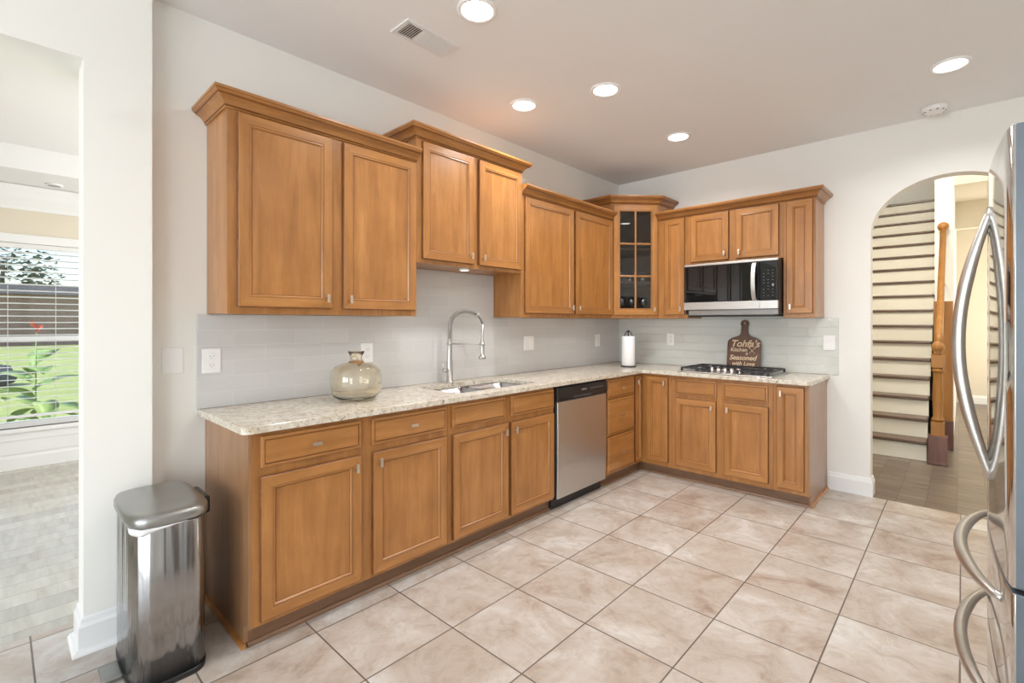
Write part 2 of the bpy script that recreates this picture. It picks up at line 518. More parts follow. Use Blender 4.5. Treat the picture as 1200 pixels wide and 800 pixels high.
struct('wall_back', b, 'wall')

# unseen rear wall; its two big windows are added to brighten the room
b = MB()
for x0, x1, z0, z1 in ((-0.2, 0.5, 0, H), (2.2, 2.35, 0, H), (3.55, 3.8, 0, H), (0.5, 2.2, 0, 0.45), (0.5, 2.2, 2.45, H), (2.35, 3.55, 0, 0.45), (2.35, 3.55, 2.45, H)):
    b.box(x0, x1, -9.7, -9.58, z0, z1)
struct('wall_rear', b, 'wall')
for i, (x0, x1) in enumerate(((0.5, 2.2), (2.35, 3.55))):
    b = MB()
    for a, c in ((x0, x0 + .06), (x1 - .06, x1), ((x0 + x1) / 2 - .025, (x0 + x1) / 2 + .025)): b.box(a, c, -9.67, -9.61, .45, 2.45)
    for a, c in ((.45, .51), (2.39, 2.45), (1.42, 1.47)): b.box(x0, x1, -9.668, -9.612, a, c)
    struct('window_%d' % (i + 2), b, 'trim')

# baseboards
BBP = [(0, 0), (0.016, 0), (0.016, 0.105), (0.010, 0.118), (0.006, 0.135), (0, 0.14)]
def base(name, path):
    b = MB(); b.sweep(path, BBP); struct(name, b, 'trim')
base('baseboard_back', [(1.95, 0), (AX - AW, 0), (AX - AW, 0.12)])
base('baseboard_back_right', [(AX + AW, 0.12), (AX + AW, 0), (3.72, 0)])
base('baseboard_left', [(-0.06, -4.248), (0.1, -4.248), (0.1, -4.025), (0.0, -4.025), (0.0, -3.815)][0:3])
base('baseboard_left_wall', [(0.0, -4.02), (0.0, -3.815)])
b = MB(); b.sweep([(-0.06, -4.264), (0.116, -4.264), (0.116, -4.02)], [(0, 0), (0.02, 0), (0.019, 0.008), (0.012, 0.017), (0, 0.02)]); struct('trim_1', b, 'trim')
base('baseboard_right', [(3.72, 0), (3.72, -9.58)])

# ------------------------------------------------------------------ side room seen through the opening
XW = -3.65
b = MB()
WY0, WY1, WZ0, WZ1 = -5.5, -3.55, 0.37, 2.06
b.box(XW - 0.15, XW, -7.7, WY0, 0, 2.9); b.box(XW - 0.15, XW, WY1, -2.4, 0, 2.9)
b.box(XW - 0.15, XW, WY0, WY1, 0, WZ0); b.box(XW - 0.15, XW, WY0, WY1, WZ1, 2.9)
struct('wall_side_room', b, 'wall2')
b = MB()
for x0, x1, z0, z1 in ((XW, -2.9, 0, 2.9), (-0.9, -0.2, 0, 2.9), (-2.9, -0.9, 0, .5), (-2.9, -0.9, 2.4, 2.9)): b.box(x0, x1, -2.5, -2.4, z0, z1)
struct('wall_side_room_end', b, 'wall2')  # hidden end wall; its window opening is added to let fill light in
b = MB()
b.box(XW, -2.95, -7.7, -2.4, 2.58, 2.66); b.box(-0.75, -0.2, -7.7, -2.4, 2.58, 2.66)
b.box(-2.95, -0.75, -7.7, -2.4, 2.76, 2.84); b.box(-3.0, -2.95, -7.7, -2.4, 2.66, 2.84); b.box(-0.75, -0.7, -7.7, -2.4, 2.66, 2.84)
struct('ceiling_side_room', b, 'ceil')
CRW = [(0, 0), (0.012, 0), (0.02, 0.03), (0.06, 0.10), (0.085, 0.17), (0.095, 0.21), (0, 0.21)]
b = MB(); b.sweep([(XW, -2.5), (XW, -7.7)][::-1], [(o, z + 2.365) for o, z in CRW]); struct('trim_2', b, 'trim')
b = MB(); b.sweep([(-2.95, -7.7), (-2.95, -2.5)], [(o * 0.8, 2.58 + z * 0.85) for o, z in CRW]); struct('trim_3', b, 'trim')
sbox('wall_side_room_rear', XW, -0.2, -7.8, -7.7, 0, 2.9, 'wall2')
base('baseboard_side_room', [(XW, -7.7), (XW, -2.5)])
sbox('trim_4', XW, XW + .012, -7.7, -2.5, .14, WZ0 - .11, 'trim')
# window: casing, sashes, pane
b = MB()
for a, c in ((WY0, WY0 + .05), (WY1 - .05, WY1)): b.box(XW - .13, XW - .06, a, c, WZ0, WZ1)
b.box(XW - .13, XW - .06, WY0, WY1, WZ1 - .03, WZ1); b.box(XW - .13, XW - .06, WY0, WY1, WZ0, WZ0 + .05)
b.box(XW - .13, XW - .07, WY0, WY1, 1.165, 1.205)
b.box(XW - .132, XW - .068, -4.72, -4.66, WZ0, WZ1)
w = struct('window_1', b, 'trim')
b = MB(); b.box(XW - .10, XW - .096, WY0 + .05, WY1 - .05, WZ0 + .05, WZ1 - .03); b.build('window_pane', 'pane', w)
b = MB(); b.box(XW - .06, XW + .045, WY0 - .09, WY1 + .09, WZ0 - .035, WZ0); b.box(XW, XW + .02, WY0 - .08, WY1 + .08, WZ0 - .11, WZ0 - .035); b.build('window_sill', 'trim', w, 0.004)
b = MB()
b.box(XW, XW + .02, WY0 - .08, WY0, WZ0, WZ1 + .08); b.box(XW, XW + .02, WY1, WY1 + .08, WZ0, WZ1 + .08); b.box(XW, XW + .02, WY0, WY1, WZ1, WZ1 + .08)
b.build('window_casing', 'trim', w, 0.004)
# slatted blind
t = thing('window_blind', 'white horizontal slat blind hanging in the side room window', 'blind', (XW - 0.03, -4.5, 0))
b = MB(); b.box(-.025, .03, -.92, .92, WZ1 - .045, WZ1 - .002); b.build('head_rail', 'slat', t, 0.003)
b = MB()
z = WZ1 - 0.08
while z > 0.52:
    a = R(6)
    b.loft([[(-.029 * cos(a), y, z - .029 * sin(a)), (0, y, z + .004), (.029 * cos(a), y, z + .029 * sin(a)), (.029 * cos(a), y, z + .029 * sin(a) - .003), (0, y, z + .001), (-.029 * cos(a), y, z - .029 * sin(a) - .003)] for y in (-.92, .92)], smooth=False)
    z -= 0.0585
b.build('slats', 'slat', t)
b = MB(); b.box(-.027, .027, -.92, .92, .462, .482); b.build('bottom_rail', 'slat', t, 0.003)
b = MB()
for y in (-.75, -.26, .09, .40, .75): b.cyl((0.0, y, .47), (0.0, y, WZ1 - .03), .0025, 6)
b.build('ladder_cords', 'slat', t)
t = thing('ceiling_speaker', 'small round white fitting on the side room ceiling by the crown moulding', 'ceiling fitting', (-3.35, -4.13, 2.58))
b = MB(); b.lathe([(0.06, 0), (0.062, -.008), (0.045, -.014)], n=24); b.build('trim_ring', 'plastic', t)
b = MB(); b.lathe([(0.044, -.010), (0.044, -.016)], n=24); b.build('grille', 'greyplastic', t)

# outside: lawn, brick house, trees, plants
sbox('ground', -90, -3.85, -45, 45, -0.5, -0.4, 'grass')
t = thing('brick_house', 'long low red brick house across the lawn', 'house', (-50, -3, -0.4))
b = MB(); b.box(-8, 0, -25, 25, 0, 3.9); b.build('walls', 'brick', t)
b = MB(); b.loft([[(-8.5, y, 3.9), (0.6, y, 3.9), (-4, y, 4.9)] for y in (-26, 26)], smooth=False); b.build('roof', 'roof', t)
for y in (-14, 9):
    b = MB(); b.box(-.02, .06, y, y + 1.6, 1.0, 2.3); f = b.build('window', 'trim', t)
    b = MB(); b.box(.061, .07, y + .1, y + 1.5, 1.1, 2.2); b.build('pane', 'dark', f)
def tree(loc, r, h, label):
    t = thing('tree', label, 'tree', loc, group='trees behind the brick house')
    b = MB(); b.tube([(0, 0, 0), (.1, 0, h * .5), (0, .2, h * .8)], [.35, .25, .12], 8); b.build('trunk', 'bark', t)
    b = MB()
    rr = random.Random(int(loc[1] * 10))
    for k in range(1100):
        a, e = rr.uniform(0, 2 * pi), math.asin(rr.uniform(-1, 1)); q = r * rr.uniform(.45, 1)
        c = Vector((q * cos(a) * cos(e), q * sin(a) * cos(e), h * .62 + q * sin(e) * .95))
        s_ = rr.uniform(.2, .5)
        m = Matrix.Rotation(rr.uniform(0, 6), 3, 'Z') @ Matrix.Rotation(rr.uniform(-.9, .9), 3, 'X')
        b.quad([c + m @ Vector(p) * s_ for p in ((-1, -.5, 0), (0, -.8, .25), (1, .1, 0), (.1, .7, .2))])
    b.build('crown', 'tree', t)
tree((-78, -17, -.4), 5.0, 9.5, 'leftmost dark tree behind the brick house')
tree((-80, -4, -.4), 5.5, 11, 'tallest dark tree behind the brick house')
tree((-76, 8, -.4), 4.6, 8.5, 'dark tree behind the brick house beside the tallest tree')
tree((-80, 20, -.4), 5.2, 10, 'rightmost dark tree behind the brick house')
b = MB(); b.sphere((0, 0, 0), .55, 8, 0, .6)
for v in b.bm.verts: v.co += Vector((random.uniform(-.06, .06), random.uniform(-.06, .06), random.uniform(-.05, .05)))
tag(b.build('lawn_dark_shape', 'dark_shape', loc=(-17, -4.6, -.15)), 'unidentified dark grey shape on the lawn beyond the red flower', 'dark_shape')  # dark shape of unknown kind, drawn as a rough rounded lump
def canna(loc, n, seed, flower, label, sc=1.0):
    rr = random.Random(seed)
    t = thing('canna_plant', label, 'plant', loc, group='leafy plants below the side room window')
    b = MB(); st = 0.85 * sc
    b.tube([(0, 0, 0), (.01, .02, .5 * sc), (.0, .03, (1.35 if flower else 1.0) * sc)], [.012, .010, .006], 8); b.build('stem', 'leaf', t)
    for k in range(n):
        a = k * 2.4 + rr.uniform(-.4, .4); L = rr.uniform(.32, .5) * sc; z0 = (.35 + .75 * k / n) * sc; up = rr.uniform(.3, .9)
        b = MB(); rings = []
        for i in range(9):
            s_ = i / 8; wdt = .10 * sc * sin(pi * min(1, s_ * .93 + .05)) ** .8 + .003
            rad = L * s_; zz = z0 + L * up * s_ - .30 * s_ * s_
            cx, cy = rad * cos(a), rad * sin(a); nx, ny = -sin(a) * wdt, cos(a) * wdt
            rings.append([(cx - nx, cy - ny, zz + .02), (cx, cy, zz), (cx + nx, cy + ny, zz + .02), (cx, cy, zz + .003)])
        b.loft(rings); b.build('leaf', 'leaf', t)
    if flower:
        b = MB()
        for k in range(7):
            a = k * .9; c = Vector((.0, .03, 1.33 * sc + .025 * k / 2))
            b.quad([c, c + Vector((.05 * cos(a), .05 * sin(a), .05)), c + Vector((.06 * cos(a + .4), .06 * sin(a + .4), .10)), c + Vector((.02 * cos(a + .8), .02 * sin(a + .8), .06))])
        b.build('flower', 'flower', t)
canna((-5.15, -4.20, -.4), 10, 3, True, 'leafy canna with a red flower below the side room window', 1.2)
canna((-4.55, -4.80, -.4), 10, 5, False, 'leafy green plant left of the red flowered canna', 1.1)
canna((-4.60, -3.50, -.4), 10, 8, False, 'leafy green plant right of the red flowered canna', 1.1)
canna((-4.25, -4.16, -.4), 9, 11, False, 'short leafy plant in front of the red flowered canna', .9)

# ------------------------------------------------------------------ hall and stair seen through the arch
sbox('wall_hall_left', 1.4, 1.5, 0.12, 6.4, 0, 5.2, 'wall2')
sbox('wall_hall_right', 4.5, 4.6, 0.12, 6.4, 0, 5.2, 'wall2')
sbox('wall_hall_back', 1.4, 4.6, 6.3, 6.4, 0, 5.2, 'wall2')
b = MB(); b.box(2.68, 4.5, 3.1, 6.3, 2.96, 3.06); b.box(2.68, 4.5, 4.2, 4.32, 2.6, 2.96); struct('ceiling_hall', b, 'wall2')
sbox('wall_hall_upper', 2.505, 4.5, 3.1, 3.22, 3.06, 5.2, 'wall')
sbox('ceiling_stairwell', 1.5, 4.5, 0.12, 6.3, 5.2, 5.3, 'ceil')
sbox('wall_over_arch', 1.5, 4.5, 0.0, 0.12, H + 0.1, 5.2, 'wall')
sbox('wall_stair_side', 2.505, 2.68, 3.1, 6.3, 0, 3.06, 'wall')
sbox('wall_stair_lower', 2.56, 2.67, 2.27, 3.1, 0, 1.5, 'wall')
base('baseboard_hall', [(2.69, 6.3), (4.5, 6.3)])
RR, RUN, SY = 0.187, 0.212, 1.50
t = thing('staircase', 'straight flight with brown treads and cream risers beyond the arch', 'stairs', (2.0, SY, 0))
for k in range(17):
    b = MB(); b.box(-.45, .495, k * RUN, k * RUN + .02, k * RR, (k + 1) * RR - .03); b.build('riser', 'riser', t)
    b = MB(); b.box(-.45, .495, k * RUN - .028, k * RUN + RUN, (k + 1) * RR - .03, (k + 1) * RR); b.build('tread', 'tread', t, 0.008)
sbox('floor_upper', 1.5, 2.5, SY + 17 * RUN, 6.3, 17 * RR - .1, 17 * RR - .001, 'planks_brown')
b = MB(); b.box(1.5, 2.5, SY + 17 * RUN + .5, SY + 17 * RUN + .6, 17 * RR, 5.2); struct('wall_upper_landing', b, 'wall')
t = thing('newel_post', 'golden oak newel post with a dark stained foot at the stair bottom', 'newel post', (2.585, 1.46, 0))
b = MB(); b.box(-.075, .065, -.06, .06, 0, .27); b.box(-.08, .07, -.065, .065, 0, .03); b.build('plinth', 'stain', t, 0.004)
b = MB()
b.box(-.055, .045, -.05, .05, .27, .40)
b.lathe([(.035, .40), (.05, .42), (.034, .45), (.040, .62), (.034, .86), (.05, .88), (.036, .91)], (-.005, 0, 0), 20)
b.box(-.052, .042, -.047, .047, .91, 1.03)
b.build('post', 'oak', t, 0.004)
b = MB(); b.lathe([(.05, 1.03), (.03, 1.05), (.046, 1.08), (.05, 1.11), (.03, 1.15), (.004, 1.16)], (-.005, 0, 0), 20); b.build('cap', 'oak', t)
t = thing('stair_end_panel', 'tall golden oak panel behind the newel post at the stair side', 'panel', (2.605, 2.22, 0))
b = MB(); b.box(-.08, .075, -.02, .05, .3, 1.56); b.build('panel', 'oak', t, 0.004)
b = MB(); b.box(-.085, .08, -.03, .055, 0, .3); b.build('foot', 'stain', t, 0.004)
t = thing('handrail', 'golden oak handrail with a round end rising along the stair wall', 'handrail', (2.585, 1.50, 0))
b = MB(); b.tube([(0, .035, 1.12), (0, .15, 1.22), (0, 1.50, 2.43)], [.03, .03, .03], 14); b.build('rail', 'oak', t)
b = MB(); b.sphere((0, 1.52, 2.47), .055, 10); b.build('end_ball', 'oak', t)
b = MB()
for y, z in ((.9, 1.84),): b.tube([(0, y, z), (.02, y + .01, z - .05), (.02, y + .70, z - .06)], .008, 8)
b.build('bracket', 'nickel', t)

# ------------------------------------------------------------------ ceiling fittings
def downlight(loc, label):
    t = thing('recessed_light', label, 'ceiling light', loc, group='recessed lights in the kitchen ceiling')
    b = MB(); b.lathe([(.095, 0), (.095, -.004), (.088, -.009), (.076, -.008), (.074, -.001)], n=32, cap0=False, cap1=False); b.build('trim_ring', 'plastic', t)
    b = MB(); b.lathe([(.075, -.003), (.04, -.006), (.002, -.007)], n=32); b.build('lens', 'lamp', t)
    l = light('lamp_glow', 'AREA', (0, 0, -.012), (0, 0, 0), 8.5, (1, 0.975, 0.945), .13, shape='DISK', spread=R(150)); l.parent = t
downlight((1.045, -2.965, H), 'large lit recessed ceiling light beside the air vent')
downlight((0.537, -2.087, H), 'lit recessed ceiling light above the sink near the raised wall cabinet')
downlight((1.068, -1.900, H), 'lit recessed ceiling light in mid ceiling, next after the one by the sink')
downlight((1.074, -0.861, H), 'lit recessed ceiling light nearest the glass corner cabinet')
downlight((2.700, -0.829, H), 'lit recessed ceiling light near the smoke detector by the arch')
downlight((2.700, -1.900, H), 'unseen recessed ceiling light added above the refrigerator front')  # out of view, added for brightness on the refrigerator side
downlight((2.700, -2.960, H), 'unseen recessed ceiling light added above the near end of the refrigerator')  # second lamp added out of view for brightness
t = thing('ceiling_vent', 'white rectangular air vent in the ceiling above the first wall cabinet', 'vent', (.675, -2.99, H))
b = MB()
for x0, x1, y0, y1 in ((-.078, -.055, -.16, .16), (.055, .078, -.16, .16), (-.055, .055, -.16, -.135), (-.055, .055, .135, .16)): b.box(x0, x1, y0, y1, -.008, 0)
b.build('frame', 'vent', t, 0.002)
b = MB(); b.box(-.056, .056, -.136, .136, -.001, 0); b.build('duct_opening', 'dark', t)
for k in range(22):
    y = -.128 + k * .0122; a = .006 if k > 6 else -.006
    b = MB(); b.loft([[(x, y - a, -.002), (x, y - a + .0015, -.002), (x, y + a + .0015, -.0095), (x, y + a, -.0095)] for x in (-.055, .055)], smooth=False); b.build('slat', 'vent', t)
t = thing('smoke_detector', 'round white smoke detector on the ceiling before the arch', 'smoke detector', (2.608, -.18, H))
b = MB(); b.lathe([(.07, 0), (.07, -.012), (.064, -.03), (.05, -.038), (.002, -.04)], n=32); b.build('housing', 'plastic', t)
b = MB()
for k in range(10):
    a = k * 2 * pi / 10; b.box(.058 * cos(a) - .006, .058 * cos(a) + .006, .058 * sin(a) - .006, .058 * sin(a) + .006, -.0352, -.030)
b.build('sounder_slots', 'greyplastic', t)

# ------------------------------------------------------------------ cabinet parts (local frame: x along the wall, front towards -y)
def ringrect(x0, x1, z0, z1, ins, y): return [(x0 + ins, y, z0 + ins), (x1 - ins, y, z0 + ins), (x1 - ins, y, z1 - ins), (x0 + ins, y, z1 - ins)]
def panelled(b, x0, x1, z0, z1, yb, prof, fill=True, allh=False):
    """concentric mitred rectangles; prof = (inset, forward, material index or None)"""
    rv = []
    for ins, fw, mi in prof: rv.append(([b.bm.verts.new(p) for p in ringrect(x0, x1, z0, z1, ins, yb - fw)], mi))
    for (a, _), (c, mi) in zip(rv, rv[1:]):
        for i in range(4):
            j = (i + 1) % 4
            f = b.bm.faces.new((a[i], a[j], c[j], c[i]))
            f.material_index = mi if mi is not None else (1 if (allh or i in (0, 2)) else 0)
    b.bm.faces.new(rv[0][0][::-1])
    if fill:
        f = b.bm.faces.new(rv[-1][0]); f.material_index = 1 if allh else 0
    return rv
def knob_mesh(b, x, z, y, horiz=False):
    b.cyl((x, y, z), (x, y - .016, z), .0045, 10)
    if horiz: b.box(x - .021, x + .021, y - .026, y - .016, z - .007, z + .007)
    else: b.box(x - .007, x + .007, y - .026, y - .016, z - .021, z + .021)
TD = 0.02
def door(parent, x0, x1, z0, z1, yf, knob=None, fr=None, name='door'):
    w = x1 - x0
    fr = fr or (0.058 if w > 0.25 else min(0.05, w * 0.30))
    b = MB()
    panelled(b, x0, x1, z0, z1, yf, [(0, 0, None), (0, TD - .004, 2), (.003, TD - .0005, 2), (.0045, TD, None), (fr - .013, TD, None), (fr - .011, TD - .0025, 2), (fr - .005, TD - .001, None), (fr, TD - .009, None), (fr + .0025, TD - .009, 2)])  # outer edge rings darkened to paint the gap shade around the door
    d = b.build(name, ['wv', 'wh', 'glaze_gap_shade'], parent)
    if knob:
        kx = x0 + fr * .55 if 'l' in knob else x1 - fr * .55
        kz = z1 - .052 if 't' in knob else z0 + .052
        b = MB(); knob_mesh(b, kx, kz, yf - TD); b.build('knob', 'nickel', d, 0.002)
    return d
def drawer(parent, x0, x1, z0, z1, yf, knob=True):
    b = MB()
    panelled(b, x0, x1, z0, z1, yf, [(0, 0, None), (0, TD - .006, None), (.003, TD - .004, None), (.012, TD - .003, None), (.0135, TD - .005, 2), (.016, TD - .005, 2), (.018, TD, None)], allh=True)
    d = b.build('drawer_front', ['wv', 'wh', 'glaze_gap_shade'], parent)
    if knob:
        b = MB(); knob_mesh(b, (x0 + x1) / 2, (z0 + z1) / 2, yf - TD, (x1 - x0) > .3); b.build('knob', 'nickel', d, 0.002)
    return d
CROWN = [(0, 0), (.007, 0), (.010, .004), (.007, .009), (.012, .012), (.016, .019), (.024, .029), (.036, .037), (.046, .041), (.046, .045), (.050, .046), (.056, .049), (.060, .056), (.062, .060), (.062, .072), (0, .072)]
CGL = {2, 3, 8, 9, 12}
def crown(parent, path, z):
    b = MB(); b.sweep(path, [(o, z + h) for o, h in CROWN])
    n = len(CROWN)
    for i, f in enumerate(b.bm.faces):
        if len(f.verts) == 4 and i % n in CGL: f.material_index = 1
    b.build('crown_moulding', ['wh', 'glaze_gap_shade'], parent)
GB, GU = 'maple base cabinets', 'maple wall cabinets'
BD = 0.60   # base carcass depth to the face
CT = 0.885  # underside of the worktop

def base_cab(label, loc, rz, w, group=GB):
    return thing('base_cabinet', label, 'base cabinet', loc, rz, group)
def carcass(t, w, left_end=False, right_end=False, top=CT):
    b = MB(); b.box(0.0005, w - .0005, -BD + .02, -.002, .10, top); b.build('carcass', 'wv', t)
    b = MB(); b.box(0.0005, w - .0005, -BD, -BD + .02, .085, CT); b.build('face_frame', 'wv', t, 0.0015)
    b = MB(); b.box(0, w, -BD + .045, -BD + .06, .0, .10); b.build('toe_kick', 'toe', t)
    b = MB()
    b.sweep([(0 if not left_end else -.004, -BD + .045), (w, -BD + .045)], [(0, 0), (.017, 0), (.016, .008), (.010, .016), (0, .018)]); b.build('shoe_moulding', 'toe', t)
    if left_end or right_end:
        x0, x1 = (-.012, .0005) if left_end else (w - .0005, w + .012)
        b = MB(); b.loft([[(x, -.002, 0), (x, -BD + .045, 0), (x, -BD + .045, .085), (x, -BD, .085), (x, -BD, CT), (x, -.002, CT)] for x in (x0, x1)], smooth=False); b.build('end_panel', 'endv', t)
        b = MB()
        if left_end: b.sweep([(x0, -.002), (x0, -BD + .028)], [(0, 0), (.017, 0), (.016, .008), (.010, .016), (0, .018)])
        else: b.sweep([(x1, -BD + .028), (x1, -.002)], [(0, 0), (.017, 0), (.016, .008), (.010, .016), (0, .018)])
        b.build('shoe_moulding', 'wv', t)
Q = pi / 2
DZ0, DZ1, RZ0, RZ1 = .105, .700, .737, .864
# end base cabinet, two drawers over two doors
t = base_cab('double base cabinet with two drawers at the end by the steel bin', (0, -3.790, 0), Q, 1.0)
carcass(t, 1.0, left_end=True)
drawer(t, .032, .472, RZ0, RZ1, -BD); drawer(t, .530, .983, RZ0, RZ1, -BD)
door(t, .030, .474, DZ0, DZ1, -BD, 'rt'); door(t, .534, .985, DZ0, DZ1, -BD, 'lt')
# sink base
t = base_cab('double base cabinet under the sink, false drawer fronts without knobs', (0, -2.790, 0), Q, .943)
carcass(t, .943, top=.705)
drawer(t, .025, .447, RZ0, RZ1, -BD, False); drawer(t, .500, .930, RZ0, RZ1, -BD, False)
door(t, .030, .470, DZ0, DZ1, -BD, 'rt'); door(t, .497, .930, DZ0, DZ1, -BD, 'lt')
# three drawer base
t = base_cab('narrow base cabinet with three drawers right of the dishwasher', (0, -1.188, 0), Q, .452)
carcass(t, .452)
for z0, z1 in ((.715, .864), (.412, .700), (.105, .398)): drawer(t, .018, .440, z0, z1, -BD)
# corner base (L-shaped), two narrow doors meeting in the corner
t = base_cab('corner base cabinet with two narrow doors under the paper towels', (0, 0, 0), 0, .9)
b = MB(); b.prism([(.002, -.002), (.002, -.7355), (BD - .02, -.7355), (BD - .02, -BD + .02), (.8995, -BD + .02), (.8995, -.002)], .10, CT); b.build('carcass', 'wv', t)
b = MB(); b.prism([(BD - .02, -.7355), (BD, -.7355), (BD, -BD), (.8995, -BD), (.8995, -BD + .02), (BD - .02, -BD + .02)], .085, CT); b.build('face_frame', 'wv', t, 0.0015)
b = MB(); b.prism([(BD - .06, -.7355), (BD - .045, -.7355), (BD - .045, -BD + .045), (.8995, -BD + .045), (.8995, -BD + .06), (BD - .06, -BD + .06)], 0, .10); b.build('toe_kick', 'toe', t)
b = MB(); b.sweep([(BD - .045, -.7355), (BD - .045, -BD + .045), (.8995, -BD + .045)], [(0, 0), (.017, 0), (.016, .008), (.010, .016), (0, .018)]); b.build('shoe_moulding', 'toe', t)
d = door(t, .005, .110, .112, .864, 0, 'lt', .028)
d.location = (BD, -.730, 0); d.rotation_euler = (0, 0, Q)
door(t, .662, .866, .125, .864, -BD, 'rt', .055)
# cooktop base
t = base_cab('double base cabinet under the gas cooktop', (.900, 0, 0), 0, .80)
carcass(t, .80)
drawer(t, .034, .382, RZ0 - .008, .856, -BD, False); drawer(t, .436, .766, RZ0 - .008, .856, -BD, False)
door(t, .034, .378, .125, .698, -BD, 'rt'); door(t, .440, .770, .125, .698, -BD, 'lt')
t = base_cab('slim base cabinet with one tall door at the end near the arch', (1.700, 0, 0), 0, .228)
carcass(t, .228, right_end=True)
door(t, .026, .208, .118, .864, -BD, 'lt', .058)

# ------------------------------------------------------------------ worktop with sink cut-out
CX, CY = 0.638, -0.638
CL, CR = -3.833, 1.957
def rounded(pts, rad, n=5):
    out = []
    for i, p in enumerate(pts):
        r = rad[i]
        if r == 0: out.append(p); continue
        p = Vector(p); a = (Vector(pts[i - 1]) - p).normalized(); c = (Vector(pts[(i + 1) % len(pts)]) - p).normalized()
        s0, s1 = p + a * r, p + c * r
        ctr = p + (a + c) * r
        a0 = math.atan2((s0 - ctr).y, (s0 - ctr).x); a1 = math.atan2((s1 - ctr).y, (s1 - ctr).x)
        da = (a1 - a0 + pi) % (2 * pi) - pi
        for k in range(n + 1): out.append((ctr.x + r * cos(a0 + da * k / n), ctr.y + r * sin(a0 + da * k / n)))
    return out
SX0, SX1, SY0, SY1 = .135, .535, -2.665, -1.93
def plate_with_hole(b, outer, holes, z0, z1):
    bm = b.bm
    loops = []
    for lp in [outer] + holes:
        vs = [bm.verts.new((x, y, z0)) for x, y in lp]
        es = [bm.edges.new((vs[i], vs[(i + 1) % len(vs)])) for i in range(len(vs))]
        loops.append((vs, es))
    r = bmesh.ops.triangle_fill(bm, use_beauty=True, use_dissolve=False, edges=[e for _, es in loops for e in es])
    fs = [g for g in r['geom'] if isinstance(g, bmesh.types.BMFace)]
    ex = bmesh.ops.extrude_face_region(bm, geom=fs)
    for g in ex['geom']:
        if isinstance(g, bmesh.types.BMVert): g.co.z = z1
outer = rounded([(0.001, CL), (CX, CL), (CX, CY), (CR, CY), (CR, -0.001), (0.001, -0.001)], [0, .035, .01, .035, 0, 0])
hole = rounded([(SX0, SY0), (SX1, SY0), (SX1, SY1), (SX0, SY1)], [.05] * 4, 6)
b = MB(); plate_with_hole(b, outer, [hole], CT, .915)
tag(b.build('countertop', 'granite', None, 0.006, seg=3, ang=50), 'L-shaped speckled beige granite worktop on the base cabinets', 'countertop')

# sink
t = thing('sink', 'undermount stainless double bowl sink set in the granite worktop', 'sink', (0, 0, 0))
def bowl(y0, y1):
    b = MB(); rings = []
    for ins, z in ((-.012, CT - .001), (-.012, CT - .004), (.004, CT - .006), (.006, .80), (.03, .725), (.06, .715)):
        rings.append([(x, y, z) for x, y in rounded([(SX0 + ins, y0 + ins), (SX1 - ins, y0 + ins), (SX1 - ins, y1 - ins), (SX0 + ins, y1 - ins)], [.055] * 4, 6)])
    b.loft(rings, False, True); return b
YD = -2.30
bowl(SY0, YD - .012).build('bowl', 'sink', t); bowl(YD + .012, SY1).build('bowl', 'sink', t)
for y in ((SY0 + YD) / 2, (SY1 + YD) / 2):
    b = MB(); b.lathe([(.045, .7155), (.045, .720), (.03, .719), (.028, .716)], ((SX0 + SX1) / 2, y, 0), 20); b.build('drain', 'chrome', t)

# faucet
t = thing('kitchen_faucet', 'tall brushed steel spring faucet with pull-down spray behind the sink', 'faucet', (.082, -2.36, .915))
b = MB(); b.lathe([(.030, 0), (.030, .006), (.022, .012), (.021, .13), (.019, .15), (.0155, .17), (.0155, .30), (.013, .305)], n=20); b.build('column', 'steelhandle', t)
b = MB(); b.cyl((0, -.018, .085), (0, -.062, .085), .013, 14); b.cyl((0, -.05, .085), (-.006, -.055, .135), .005, 10); b.build('lever_handle', 'steelhandle', t)
ex, ey = .215, .115
U = Vector((ex, ey, 0)).normalized(); Lr = math.hypot(ex, ey)
def arcp(s):
    a = pi * s * .93
    return U * (Lr / 2 * (1 - cos(a))) + Vector((0, 0, .385 + sin(a) * .115))
hose = [Vector((0, 0, .30))] + [Vector((0, 0, .385 - .03 * (1 - k / 3))) for k in range(3)] + [arcp(k / 24) for k in range(25)]
b = MB(); b.tube(hose, .0065, 10); b.build('hose', 'hose', t)
def along(pts, n):
    L = [0]
    for p, q in zip(pts, pts[1:]): L.append(L[-1] + (q - p).length)
    out = []
    for k in range(n + 1):
        s = L[-1] * k / n; i = 0
        while i < len(L) - 2 and L[i + 1] < s: i += 1
        f = (s - L[i]) / max(1e-9, L[i + 1] - L[i]); out.append((pts[i].lerp(pts[i + 1], f), (pts[i + 1] - pts[i]).normalized()))
    return out
turns = 30
sp = []
side = Vector((-U.y, U.x, 0))
for k, (p, tg) in enumerate(along(hose[:23], turns * 10)):
    a = 2 * pi * k / 10; n2 = tg.cross(side)
    sp.append(p + side * cos(a) * .014 + n2 * sin(a) * .014)
b = MB(); b.tube(sp, .0036, 6); b.build('spring_coil', 'steelhandle', t)
tip = arcp(1.0)
b = MB(); b.lathe([(.015, -.008), (.017, 0), (.015, .008)], (0, 0, 0), 14)
for v in b.bm.verts:
    q = arcp(.80); d_ = (arcp(.81) - arcp(.79)).normalized(); v.co = q + side * v.co.x + d_.cross(side) * v.co.y + d_ * v.co.z
b.build('spring_collar', 'steelhandle', t)
b = MB()
b.lathe([(.009, tip.z - .005), (.008, .31), (.013, .30), (.0145, .21), (.015, .195), (.026, .185), (.026, .170), (.018, .168)], (tip.x, tip.y, 0), 18); b.build('spray_head', 'steelhandle', t)
b = MB(); b.cyl((0, 0, .27), (tip.x, tip.y, .27), .0045, 10)
